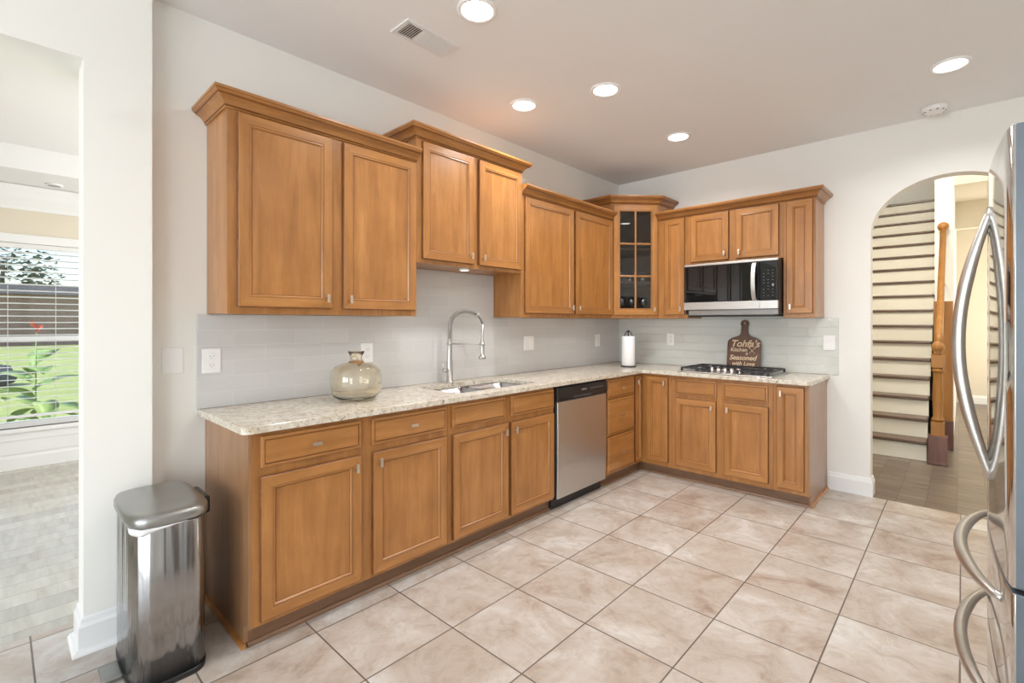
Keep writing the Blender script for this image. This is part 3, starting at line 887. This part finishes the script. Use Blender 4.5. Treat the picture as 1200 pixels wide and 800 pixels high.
b.lathe([(.020, .262), (.020, .278)], (0, 0, 0), 16); b.lathe([(.0185, .262), (.0185, .278)], (tip.x, tip.y, 0), 16); b.build('holder_arm', 'steelhandle', t)

# ------------------------------------------------------------------ backsplashes
b = MB(); b.prism([(0.0005, -3.838), (0.0085, -3.838), (0.0085, -.0005), (0.0005, -.0005)], .9155, 1.3735)
b.box(.0005, .0085, -2.79, -1.86, 1.3735, 1.699)
tag(b.build('backsplash', 'subway_a', None, 0.002), 'glossy grey subway tile backsplash behind the sink and faucet', 'backsplash')
b = MB(); b.box(.009, 2.02, -.0085, -.0005, .9155, 1.3735)
tag(b.build('backsplash', 'subway_b', None, 0.002), 'glossy pale subway tile backsplash behind the cooktop and cutting board', 'backsplash')

# ------------------------------------------------------------------ wall cabinets
UB, UT, UD = 1.375, 2.297, .305
def wall_cab(label, loc, rz): return thing('wall_cabinet', label, 'wall cabinet', loc, rz, GU)
def upper_box(t, w, z0, z1):
    b = MB(); b.box(.0005, w - .0005, -UD + .02, -.001, z0, z1); b.build('carcass', 'wv', t, 0.0015)
    b = MB(); b.box(.0005, w - .0005, -UD, -UD + .02, z0 - .003, z1); b.build('face_frame', 'wv', t, 0.0015)
t = wall_cab('large double door wall cabinet nearest the side room opening', (0, -3.795, 0), Q)
upper_box(t, 1.003, UB, 2.312)
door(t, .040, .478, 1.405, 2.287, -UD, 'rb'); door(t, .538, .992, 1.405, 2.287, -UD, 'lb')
crown(t, [(0, -.001), (0, -UD), (1.003, -UD)], 2.295)
t = wall_cab('raised double door wall cabinet above the sink', (0, -2.7915, 0), Q)
upper_box(t, .925, 1.70, 2.462)
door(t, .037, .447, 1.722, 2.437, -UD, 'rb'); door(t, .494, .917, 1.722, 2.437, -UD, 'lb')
crown(t, [(0, -.001), (0, -UD), (.925, -UD), (.925, -.001)], 2.447)
t = wall_cab('tall double door wall cabinet between the raised one and the glass corner one', (0, -1.866, 0), Q)
upper_box(t, 1.245, UB, 2.305)
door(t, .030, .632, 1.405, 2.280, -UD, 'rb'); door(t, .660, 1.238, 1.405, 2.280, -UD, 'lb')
crown(t, [(0, -UD), (1.245, -UD)], 2.290)
# diagonal glass corner cabinet
t = wall_cab('diagonal corner wall cabinet with a glazed six pane door', (0, 0, 0), 0)
DW = .62
dpts = [(UD, -DW), (DW, -UD)]
ang = math.atan2(DW - UD, DW - UD); dl = math.hypot(DW - UD, DW - UD)
def wallprism(poly, z0, z1, name, mat): 
    b = MB(); b.prism(poly, z0, z1); return b.build(name, mat, t, 0.0015)
foot = [(.001, -.001), (.001, -DW + .0005), (UD, -DW + .0005), (DW - .0005, -UD), (DW - .0005, -.001)]
wallprism(foot, UB, UB + .018, 'bottom_panel', 'wv'); wallprism(foot, 2.445, 2.463, 'top_panel', 'wv')
wallprism([(.001, -DW + .0005), (UD, -DW + .0005), (UD, -DW + .0185), (.001, -DW + .0185)], UB + .018, 2.445, 'side_panel', 'wv')
wallprism([(DW - .0005, -.001), (DW - .0005, -UD), (DW - .0185, -UD), (DW - .0185, -.001)], UB + .018, 2.445, 'side_panel', 'wv')
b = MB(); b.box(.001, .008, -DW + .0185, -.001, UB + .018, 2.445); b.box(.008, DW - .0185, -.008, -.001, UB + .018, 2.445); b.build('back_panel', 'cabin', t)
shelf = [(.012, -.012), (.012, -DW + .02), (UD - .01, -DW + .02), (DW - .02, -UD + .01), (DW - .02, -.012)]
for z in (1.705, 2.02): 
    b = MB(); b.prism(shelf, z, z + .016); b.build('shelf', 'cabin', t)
b = MB()
b.box(0, .035, 0, .02, UB, 2.463); b.box(dl - .035, dl, 0, .02, UB, 2.463); b.box(.035, dl - .035, 0, .02, UB, UB + .03); b.box(.035, dl - .035, 0, .02, 2.43, 2.463)
b.build('face_frame', 'wv', t, 0.0015, loc=(UD, -DW, 0), rz=ang)
b = MB(); fr = .062; x0, x1, z0, z1 = .014, dl - .014, 1.405, 2.437
rv = panelled(b, x0, x1, z0, z1, 0, [(0, 0, None), (0, TD - .004, None), (.004, TD, None), (fr - .010, TD, None), (fr - .008, TD - .0025, 2), (fr - .003, TD - .001, None), (fr, TD - .007, None), (fr, 0.0005, None)], fill=False)
b.bm.faces.ensure_lookup_table()
back = [f for f in b.bm.faces if len(f.verts) == 4 and all(abs(v.co.y) < 1e-6 for v in f.verts)]
bmesh.ops.delete(b.bm, geom=back, context='FACES_ONLY')
A0, A1 = rv[0][0], rv[-1][0]
for i in range(4): b.bm.faces.new((A0[i], A1[i], A1[(i + 1) % 4], A0[(i + 1) % 4]))
gd = b.build('door', ['wv', 'wh', 'glaze_gap_shade'], t, loc=(UD, -DW, 0), rz=ang)
b = MB(); xm = (x0 + x1) / 2
b.box(xm - .008, xm + .008, -TD + .003, -.004, z0 + fr, z1 - fr)
for k in (1, 2):
    z = z0 + fr + (z1 - z0 - 2 * fr) * k / 3; b.box(x0 + fr, x1 - fr, -TD + .0035, -.0045, z - .008, z + .008)
b.build('muntin_bars', 'wv', gd, 0.002)
b = MB(); b.box(x0 + fr - .004, x1 - fr + .004, -.0035, -.001, z0 + fr - .004, z1 - fr + .004); b.build('glass_pane', 'cabglass', gd)
b = MB(); knob_mesh(b, x1 - .032, z0 + .052, -TD); b.build('knob', 'nickel', gd, 0.002)
crown(t, [(0.001, -DW), (UD, -DW), (DW, -UD), (DW, -.001)], 2.447)
t = wall_cab('slim single door wall cabinet left of the microwave', (.6205, 0, 0), 0)
upper_box(t, .2895, UB, 2.305)
door(t, .066, .262, 1.405, 2.285, -UD, 'rb', .058); crown(t, [(0, -UD), (.2895, -UD)], 2.290)
t = wall_cab('short double door wall cabinet above the microwave', (.910, 0, 0), 0)
upper_box(t, .785, 1.852, 2.305)
door(t, .031, .363, 1.872, 2.285, -UD, 'rb'); door(t, .421, .755, 1.872, 2.285, -UD, 'lb'); crown(t, [(0, -UD), (.785, -UD)], 2.290)
t = wall_cab('slim single door wall cabinet right of the microwave near the arch', (1.695, 0, 0), 0)
upper_box(t, .225, UB, 2.305)
door(t, .024, .208, 1.405, 2.285, -UD, 'lb', .058); crown(t, [(0, -UD), (.225, -UD), (.225, -.001)], 2.290)
# puck light below raised cabinet
t = thing('puck_light', 'small lit round puck light under the raised wall cabinet', 'cabinet light', (.24, -2.36, 1.6985))
b = MB(); b.lathe([(.036, 0), (.036, -.010), (.030, -.014), (.028, -.010)], n=24, cap1=False); b.build('housing', 'plastic', t)
b = MB(); b.lathe([(.0285, -.010), (.0285, -.012)], n=24); b.build('lens', 'puck', t)
# glassware behind the glass door
def glass_thing(kind, label, loc, sc=1):
    if kind == 'bowl':
        o = MB(); o.lathe([(.02, 0), (.025, .004), (.05, .03), (.062, .055), (.059, .055), (.047, .032), (.022, .008)], n=24, cap1=True); o = o.build('glass_bowl', 'clear', None, loc=loc); tag(o, label, 'bowl', 'glass bowls in the corner cabinet')
    elif kind == 'cup':
        o = MB(); o.lathe([(.028, 0), (.030, .003), (.036, .09), (.033, .09), (.027, .008)], n=20); o = o.build('drinking_glass', 'clear', None, loc=loc); tag(o, label, 'drinking glass', 'tumblers in the corner cabinet')
    else:
        o = MB(); o.lathe([(.032, 0), (.032, .003), (.004, .01), (.004, .085), (.022, .10), (.036, .135), (.032, .19), (.030, .19), (.033, .135), (.02, .105), (.004, .09)], n=20); o = o.build('wine_glass', 'clear', None, loc=loc); tag(o, label, 'wine glass', 'wine glasses in the corner cabinet')
    o.scale = (sc, sc, sc)
z0, z1, z2 = UB + .0185, 1.7215, 2.0365
glass_thing('wine', 'wine glass on the corner cabinet floor, at its left', (.335, -.49, z0)); glass_thing('wine', 'wine glass on the corner cabinet floor, in the middle', (.40, -.42, z0)); glass_thing('wine', 'wine glass on the corner cabinet floor, at its right', (.48, -.35, z0))
glass_thing('cup', 'tumbler on the middle cabinet shelf, leftmost of three', (.31, -.50, z1)); glass_thing('cup', 'tumbler on the middle cabinet shelf, second of three', (.385, -.42, z1)); glass_thing('cup', 'tumbler on the middle cabinet shelf, rightmost of three', (.475, -.34, z1))
glass_thing('bowl', 'glass bowl on the top cabinet shelf, at the left', (.345, -.45, z2)); glass_thing('bowl', 'glass bowl on the top cabinet shelf, at the right', (.475, -.33, z2), .8)

# ------------------------------------------------------------------ microwave
t = thing('microwave', 'black and steel over-range microwave under the short wall cabinet', 'microwave', (.926, 0, 1.385))
MWW, MH, MD = .762, .455, .395
b = MB(); b.box(0, MWW, -MD, -.009, .02, MH); b.build('body', 'black', t, 0.003)
b = MB(); b.box(.03, MWW - .03, -MD + .02, -.02, .0, .02); b.build('vent_base', 'black', t, 0.003)
b = MB(); b.box(.035, MWW - .004, -MD - .014, -MD, .012, .058); b.build('bottom_grille', 'dullsteel', t, 0.003)
b = MB(); b.box(.002, .625, -MD - .03, -MD, .123, MH - .020); dd = b.build('door', 'blackglass', t, 0.004)
b = MB(); b.box(.001, .626, -MD - .033, -MD - .0305, .060, .123); b.box(.0015, .6255, -MD - .0305, -MD, .060, .1225); b.build('lower_band', 'steel', dd, 0.001)
hp = [(-MD - .028 - .045 * sin(pi * k / 16) ** .6, .124 + .308 * k / 16) for k in range(17)]
b = MB(); b.loft([[(x, y, z) for x in (.570, .603)] + [(x, y + .012, z) for x in (.603, .570)] for y, z in hp], smooth=False)
b.build('handle', 'steelhandle', dd, 0.003)
b = MB(); b.box(.6275, MWW - .001, -MD - .03, -MD, .123, MH - .020); cp = b.build('control_panel', 'blackglass', t, 0.003)
b = MB()
for r_ in range(9):
    for c_ in range(3):
        if (r_ * 3 + c_) % 5 != 4: b.box(.652 + c_ * .033, .662 + c_ * .033, -MD - .0306, -MD - .0298, .16 + r_ * .025, .1622 + r_ * .025)
b.box(.718, .732, -MD - .0306, -MD - .0298, .235, .255)
b.build('key_marks', 'mark', cp)
b = MB(); b.box(.6275, MWW - .001, -MD - .033, -MD - .0, .060, .1225); b.build('panel_band', 'steel', t, 0.001)
b = MB(); b.box(.001, MWW - .001, -MD - .028, -MD, MH - .019, MH); b.build('top_trim', 'steel', t, 0.003)

# ------------------------------------------------------------------ cooktop
t = thing('gas_cooktop', 'stainless gas cooktop with black grates set in the worktop', 'cooktop', (.935, 0, .9155))
CW = .755
b = MB(); b.box(0, CW, -.585, -.10, 0, .010); b.build('steel_pan', 'steel', t, 0.004)
def grate(x0, x1):
    b = MB()
    y0, y1, z = -.565, -.12, .042
    for x in (x0, x1): b.box(x - .007, x + .007, y0, y1, z - .012, z)
    for y in (y0, (y0 + y1) / 2, y1): b.box(x0, x1, y - .007, y + .007, z - .0121, z - .0001)
    for yc in ((y0 * .75 + y1 * .25), (y0 * .25 + y1 * .75)):
        xc = (x0 + x1) / 2
        for a in range(4):
            dx, dy = cos(a * pi / 2 + pi / 4), sin(a * pi / 2 + pi / 4)
            b.cyl((xc + dx * .03, yc + dy * .03, z - .005), (xc + dx * .11, yc + dy * .10, z - .005), .006, 8)
    for x in (x0, x1):
        for y in (y0, y1): b.box(x - .008, x + .008, y - .008, y + .008, .010, z - .006)
    g = b.build('grate', 'iron', t, 0.002)
grate(.035, .265); grate(.49, .72)
b = MB(); 
for x in (.275, .48): b.box(x - .007, x + .007, -.42, -.12, .030, .042)
for y in (-.42, -.27, -.12): b.box(.275, .48, y - .007, y + .007, .0299, .0419)
for x in (.275, .48):
    for y in (-.41, -.13): b.box(x - .008, x + .008, y - .008, y + .008, .010, .036)
b.build('grate', 'iron', t, 0.002)
for x, y, r in ((.15, -.44, .04), (.15, -.21, .045), (.378, -.26, .055), (.605, -.44, .04), (.605, -.21, .045)):
    b = MB(); b.lathe([(r + .012, .010), (r + .010, .016), (r, .018), (r, .026), (r - .006, .029), (.002, .030)], (x, y, 0), 24); b.build('burner', 'iron', t)
for k in range(5):
    x = .272 + k * .053
    b = MB(); b.lathe([(.021, .010), (.021, .016), (.016, .018), (.0145, .046), (.012, .049), (.002, .0495)], (x, -.515, 0), 18); b.box(x - .003, x + .003, -.53, -.50, .046, .053); b.build('knob', 'chrome', t)

# cutting board, leaning on the tiles
t = thing('cutting_board', 'dark wooden paddle cutting board with light lettering leaning behind the cooktop', 'cutting board', (1.312, -.068, .9155))
t.rotation_euler = (R(-7.2), 0, 0)
bw, bh = .142, .285
half = [(bw - .012, 0), (bw, .012), (bw, bh - .05), (bw - .008, bh - .022), (bw - .04, bh - .002), (.060, bh + .012), (.040, bh + .022), (.030, bh + .045), (.029, bh + .09)]
head = [(.036 * cos(a), bh + .125 + .036 * sin(a)) for a in [R(-38 + k * 16) for k in range(9)]]
prof = half + head
outl = prof + [(-x, z) for x, z in reversed(prof) if x > 1e-3]
hol = [(.009 * cos(2 * pi * k / 14), bh + .128 + .009 * sin(2 * pi * k / 14)) for k in range(14)]
b = MB(); plate_with_hole(b, outl, [hol], 0, .016)
for v in b.bm.verts: v.co = Vector((v.co.x, v.co.z - .016, v.co.y))
b.build('board', 'board', t, 0.003)
def lettering(lines, parent):
    for txt, x, z, size, shear in lines:
        cu = bpy.data.curves.new('lettering', 'FONT'); cu.body = txt; cu.size = size; cu.shear = shear; cu.align_x = 'CENTER'; cu.extrude = .0008; cu.offset = size * .022
        tmp = bpy.data.objects.new('tmp', cu); COL.objects.link(tmp)
        dg = bpy.context.evaluated_depsgraph_get(); me = bpy.data.meshes.new_from_object(tmp.evaluated_get(dg))
        bpy.data.objects.remove(tmp)
        me.materials.clear(); me.materials.append(M['letter'])
        o = bpy.data.objects.new('lettering', me); COL.objects.link(o); o.parent = parent
        o.location = (x, -.0166, z); o.rotation_euler = (pi / 2, 0, 0)
lettering([("Tohfa's", .008, .205, .084, .28), ("Kitchen", -.040, .163, .046, .1), ("is", .028, .135, .032, .2), ("Seasoned", -.006, .088, .060, .28), ("with Love", .0, .040, .048, .25)], t)
b = MB()
for s_ in (1, -1):
    b.tube([(.072 - s_ * .022, -.0168, .150), (.072 + s_ * .022, -.0168, .194)], .0022, 6)
    b.sphere((.072 + s_ * .024, -.0168, .197), .0065, 6, sz=1.2)
b.build('crossed_utensils', 'letter', t)

# paper towels
t = thing('paper_towel_holder', 'black wire paper towel stand with a curled finial in the corner', 'paper towel holder', (.385, -.455, .915))
b = MB(); b.lathe([(.073, 0), (.073, .007), (.068, .011), (.002, .011)], n=28); b.build('base', 'iron', t)
b = MB(); b.cyl((0, 0, .01), (0, 0, .33), .006, 10); b.build('rod', 'iron', t)
b = MB()
for a0 in (.5, .5 + pi):
    b.tube([(cos(a0) * .016 * q_ * (1 if q_ < 2.2 else 1), sin(a0) * .016 * q_, .315 + .02 * sin(q_ * 1.9)) for q_ in [k * .18 for k in range(16)]], .004, 8)
b.sphere((0, 0, .338), .012, 8); b.build('finial', 'iron', t)
b = MB(); b.lathe([(.022, .0115), (.060, .0115), (.0615, .014), (.0615, .288), (.060, .290), (.022, .290)], n=36, cap0=False, cap1=False)
b.lathe([(.022, .0115), (.022, .290)], n=36, cap0=False, cap1=False)
tag(b.build('paper_towel_roll', 'paper', None, loc=(.385, -.455, .915)), 'white paper towel roll standing on its black holder in the corner', 'paper towels')

# vase
t = thing('glass_vase', 'squat champagne glass vase with a flared neck on the worktop', 'vase', (.30, -3.175, .9155))
R0 = .134
out = [(.06, .002), (.078, 0), (.105, .010), (.126, .038), (R0, .085), (R0, .125), (.128, .158), (.108, .182), (.075, .196), (.042, .202), (.034, .207), (.030, .222), (.031, .236), (.045, .262)]
inn = [(r - .0035, z) for r, z in out[::-1][:-3]] + [(.10, .016), (.002, .009)]
b = MB(); b.lathe([(.002, .004)] + out + inn, n=48); b.build('vase_body', 'vase', t)
b = MB(); b.tube([(.036 * cos(2 * pi * k / 24), .036 * sin(2 * pi * k / 24), .206) for k in range(25)], .004, 8)
b.sphere((.042, -.005, .195), .012, 8); b.build('neck_tie', 'oak', t)

# ------------------------------------------------------------------ outlets and switches
def plate(name, label, cat, loc, rz, w, kinds, group):
    t = thing(name, label, cat, loc, rz, group)
    b = MB(); b.box(-w / 2, w / 2, -.006, 0, -.06, .06); b.build('cover_plate', 'plastic', t, 0.0025)
    n = len(kinds)
    for i, k in enumerate(kinds):
        x = (i - (n - 1) / 2) * .046
        if k == 'o':
            for z in (-.021, .021):
                b = MB(); b.box(x - .0165, x + .0165, -.0085, -.005, z - .0155, z + .0155); r = b.build('receptacle', 'plastic', t, 0.003)
                b = MB(); b.box(x - .008, x - .0058, -.0091, -.008, z - .004, z + .006); b.box(x + .0058, x + .008, -.0091, -.008, z - .004, z + .006); b.box(x - .002, x + .002, -.0091, -.008, z - .011, z - .007); b.build('slots', 'greyplastic', r)
        else:
            b = MB(); b.loft([[(xx, -.005, -.033), (xx, -.0095, -.033), (xx, -.0065, .0), (xx, -.0085, .033), (xx, -.005, .033)] for xx in (x - .0165, x + .0165)], smooth=False); b.build('rocker', 'plastic', t)
GO, GS = 'wall outlets', 'light switches'
plate('light_switch', 'white rocker switch on the bare wall above the steel bin', 'light switch', (0, -3.932, 1.155), Q, .082, 's', GS)
plate('wall_outlet', 'white outlet on the tiles beside the bare wall switch', 'outlet', (.0085, -3.778, 1.147), Q, .080, 'o', GO)
plate('wall_outlet', 'white outlet on the tiles just behind the glass vase', 'outlet', (.0085, -2.948, 1.148), Q, .080, 'o', GO)
plate('light_switch', 'white double rocker switch on the tiles right of the faucet', 'light switch', (.0085, -1.455, 1.160), Q, .125, 'ss', GS)
plate('wall_outlet', 'white outlet on the sink wall tiles nearest the corner', 'outlet', (.0085, -.42, 1.155), Q, .080, 'o', GO)
plate('wall_outlet', 'white outlet on the cooktop wall between towels and cutting board', 'outlet', (.602, -.0085, 1.168), 0, .080, 'o', GO)
plate('light_switch', 'white switch at the right end of the cooktop wall tiles', 'light switch', (1.957, -.0085, 1.172), 0, .085, 's', GS)

# ------------------------------------------------------------------ dishwasher
t = thing('dishwasher', 'stainless dishwasher with a black control strip between base cabinets', 'dishwasher', (0, -1.8445, 0), Q)
DWW = .654
b = MB(); b.box(.004, DWW - .004, -.58, -.03, .10, .878); b.build('tub_body', 'black', t)
prof = [(0, .078), (.022, .078), (.030, .30), (.031, .50), (.028, .768), (0, .768)]
b = MB(); b.loft([[(x, -.595 - o, z) for o, z in prof] for x in (.018, DWW - .014)], smooth=False); b.build('door_panel', 'steel', t, 0.004)
b = MB(); b.box(.004, .0175, -.612, -.58, .078, .878); b.box(DWW - .0135, DWW - .006, -.612, -.58, .078, .878); b.build('side_gasket', 'black', t)
prof = [(0, .772), (.030, .772), (.036, .80), (.030, .862), (.022, .874), (0, .876)]
b = MB(); b.loft([[(x, -.595 - o, z) for o, z in prof] for x in (.010, DWW - .008)], smooth=False); cp = b.build('control_strip', 'black', t, 0.003)
b = MB(); b.box(.30, .36, -.629, -.6265, .828, .838)
for k in range(6): b.box(.42 + k * .03, .432 + k * .03, -.629, -.6265, .830, .835)
b.build('print_marks', 'mark', cp)
b = MB(); b.box(.20, .42, -.632, -.612, .782, .797); b.build('latch_pocket', 'dark', cp, 0.003)
b = MB(); b.box(.0, DWW - .03, -.575, -.56, .0, .075); b.box(.0, DWW - .03, -.56, -.5, .06, .075); b.build('kick_plate', 'black', t, 0.002)

# ------------------------------------------------------------------ refrigerator
FW = .91
t = thing('refrigerator', 'tall stainless french door refrigerator with curved bar handles', 'refrigerator', (3.66, -2.12, 0), -Q)
fd = 3.66 - 2.905    # depth of the body
b = MB(); b.box(.004, FW - .004, -fd, 0, .03, 1.745); b.build('cabinet', 'fridgeside', t, 0.004)
b = MB(); b.box(.02, FW - .02, -fd - .04, -.05, 0.0, .06); b.build('base_grille', 'black', t, 0.003)
def front(x): return -(fd + .080 + .020 * (1 - ((x - FW / 2) / (FW / 2)) ** 2))
def slab(x0, x1, z0, z1, name):
    n = 14; xs = [x0 + (x1 - x0) * k / n for k in range(n + 1)]
    fp = [(x, front(x)) for x in xs]
    r = .010
    fp[0] = (x0, fp[0][1] + r); fp[-1] = (x1, fp[-1][1] + r)
    fp.insert(1, (x0 + r * .3, front(x0) + r * .3)); fp.insert(-1, (x1 - r * .3, front(x1) + r * .3))
    poly = fp + [(x1, -fd - .006), (x0, -fd - .006)]
    b = MB()
    bm = b.bm
    lo = [bm.verts.new((x, y, z0)) for x, y in poly]; hi = [bm.verts.new((x, y, z1)) for x, y in poly]
    N_ = len(poly)
    for i in range(N_):
        j = (i + 1) % N_
        f = bm.faces.new((lo[i], lo[j], hi[j], hi[i]))
        isfront = i < len(fp) - 1
        f.smooth = isfront; f.material_index = 0 if isfront else 1
    for vs in (lo, hi): f = bm.faces.new(vs); f.material_index = 1
    return b.build(name, ['steelfridge', 'fridgeside'], t, 0.004, ang=50)
dl_ = slab(.003, FW / 2 - .002, .762, 1.760, 'door')
dr_ = slab(FW / 2 + .002, FW - .003, .762, 1.760, 'door')
d1_ = slab(.003, FW - .003, .490, .752, 'drawer')
d2_ = slab(.003, FW - .003, .075, .480, 'drawer')
def vhandle(x, par, z0=.895, z1=1.655):
    pts = []
    for k in range(29):
        s_ = k / 28; o = .070 * sin(pi * s_) ** .95
        pts.append((x, front(x) + .006 - o, z0 + (z1 - z0) * s_))
    rad = [.009 + .007 * min(1, 4 * min(k, 28 - k) / 28) for k in range(29)]
    b = MB(); b.tube(pts, rad, 14, up=(1, 0, 0)); b.build('handle', 'steelhandle', par)
vhandle(FW / 2 - .05, dl_); vhandle(FW / 2 + .05, dr_)
def hhandle(z, par):
    pts = []; xa, xb = .115, .80
    for k in range(29):
        s_ = k / 28; x = xa + (xb - xa) * s_; o = .066 * sin(pi * s_) ** .62
        pts.append((x, front(x) + .006 - o, z - .0))
    rad = [.010 + .006 * min(1, 4 * min(k, 28 - k) / 28) for k in range(29)]
    b = MB(); b.tube(pts, rad, 14, up=(0, 0, 1)); b.build('handle', 'steelhandle', par)
hhandle(.690, d1_); hhandle(.425, d2_)
b = MB(); b.box(FW - .006, FW - .0015, -fd - .05, -fd - .015, .752, .762); b.cyl((FW - .03, -fd - .035, .748), (FW - .03, -fd - .035, .768), .012, 12); b.build('hinge_pin', 'chrome', t)
b = MB(); b.box(FW - .004, FW - .0015, -fd - .052, -fd - .012, 1.70, 1.735); b.build('side_label', 'dark', dr_)

# ------------------------------------------------------------------ steel bin
t = thing('trash_can', 'tall polished steel step bin standing against the white pier', 'trash can', (.365, -4.045, 0))
def superell(a, c, n=40, e=4.5, z=0):
    o = []
    for k in range(n):
        th = 2 * pi * k / n; cc, ss = cos(th), sin(th)
        o.append((a * math.copysign(abs(cc) ** (2 / e), cc), c * math.copysign(abs(ss) ** (2 / e), ss), z))
    return o
ba, bc = .215, .120
b = MB(); b.loft([superell(ba + .002, bc + .002, z=0), superell(ba + .003, bc + .003, z=.020), superell(ba - .002, bc - .002, z=.022)]); b.build('base_ring', 'black', t)
b = MB(); b.loft([superell(ba, bc, z=.0215), superell(ba, bc, z=.3), superell(ba, bc, z=.585), superell(ba - .004, bc - .004, z=.590)]); b.build('bin_body', 'steelbin', t)
b = MB(); b.loft([superell(ba - .003, bc - .003, z=.5905), superell(ba + .006, bc + .006, z=.594), superell(ba + .009, bc + .009, z=.604), superell(ba + .009, bc + .009, z=.622), superell(ba + .002, bc + .002, z=.634), superell(ba - .03, bc - .03, z=.639), superell(.02, .01, z=.641)]); b.build('lid', 'bin_lid', t)
b = MB(); b.box(-.09, .09, bc + .004, bc + .030, .555, .625); b.build('hinge_cover', 'black', t, 0.01)
b = MB(); b.box(-.055, .055, -bc - .062, -bc - .002, .010, .024); b.build('pedal', 'bin_lid', t, 0.005)
def edge_pt(th, e=4.5, off=.004):
    cc, ss = cos(th), sin(th)
    return Vector(((ba + off) * math.copysign(abs(cc) ** (2 / e), cc), (bc + off) * math.copysign(abs(ss) ** (2 / e), ss), 0))
b = MB(); fl = []
for k in range(13):
    s_ = k / 12; p = edge_pt(R(-70 + 75 * s_), off=.004 + .003 * sin(k * 1.3))
    low = .592 - .030 * sin(pi * s_) ** .5 * (0.55 + .45 * cos(s_ * 2.2)) - .002
    fl.append([(p.x, p.y, .592), (p.x * 1.012, p.y * 1.012, (low + .592) / 2), (p.x, p.y, low), (p.x * .992, p.y * .992, low), (p.x * .992, p.y * .992, .592)])
b.loft(fl); b.build('bin_liner', 'liner', t)
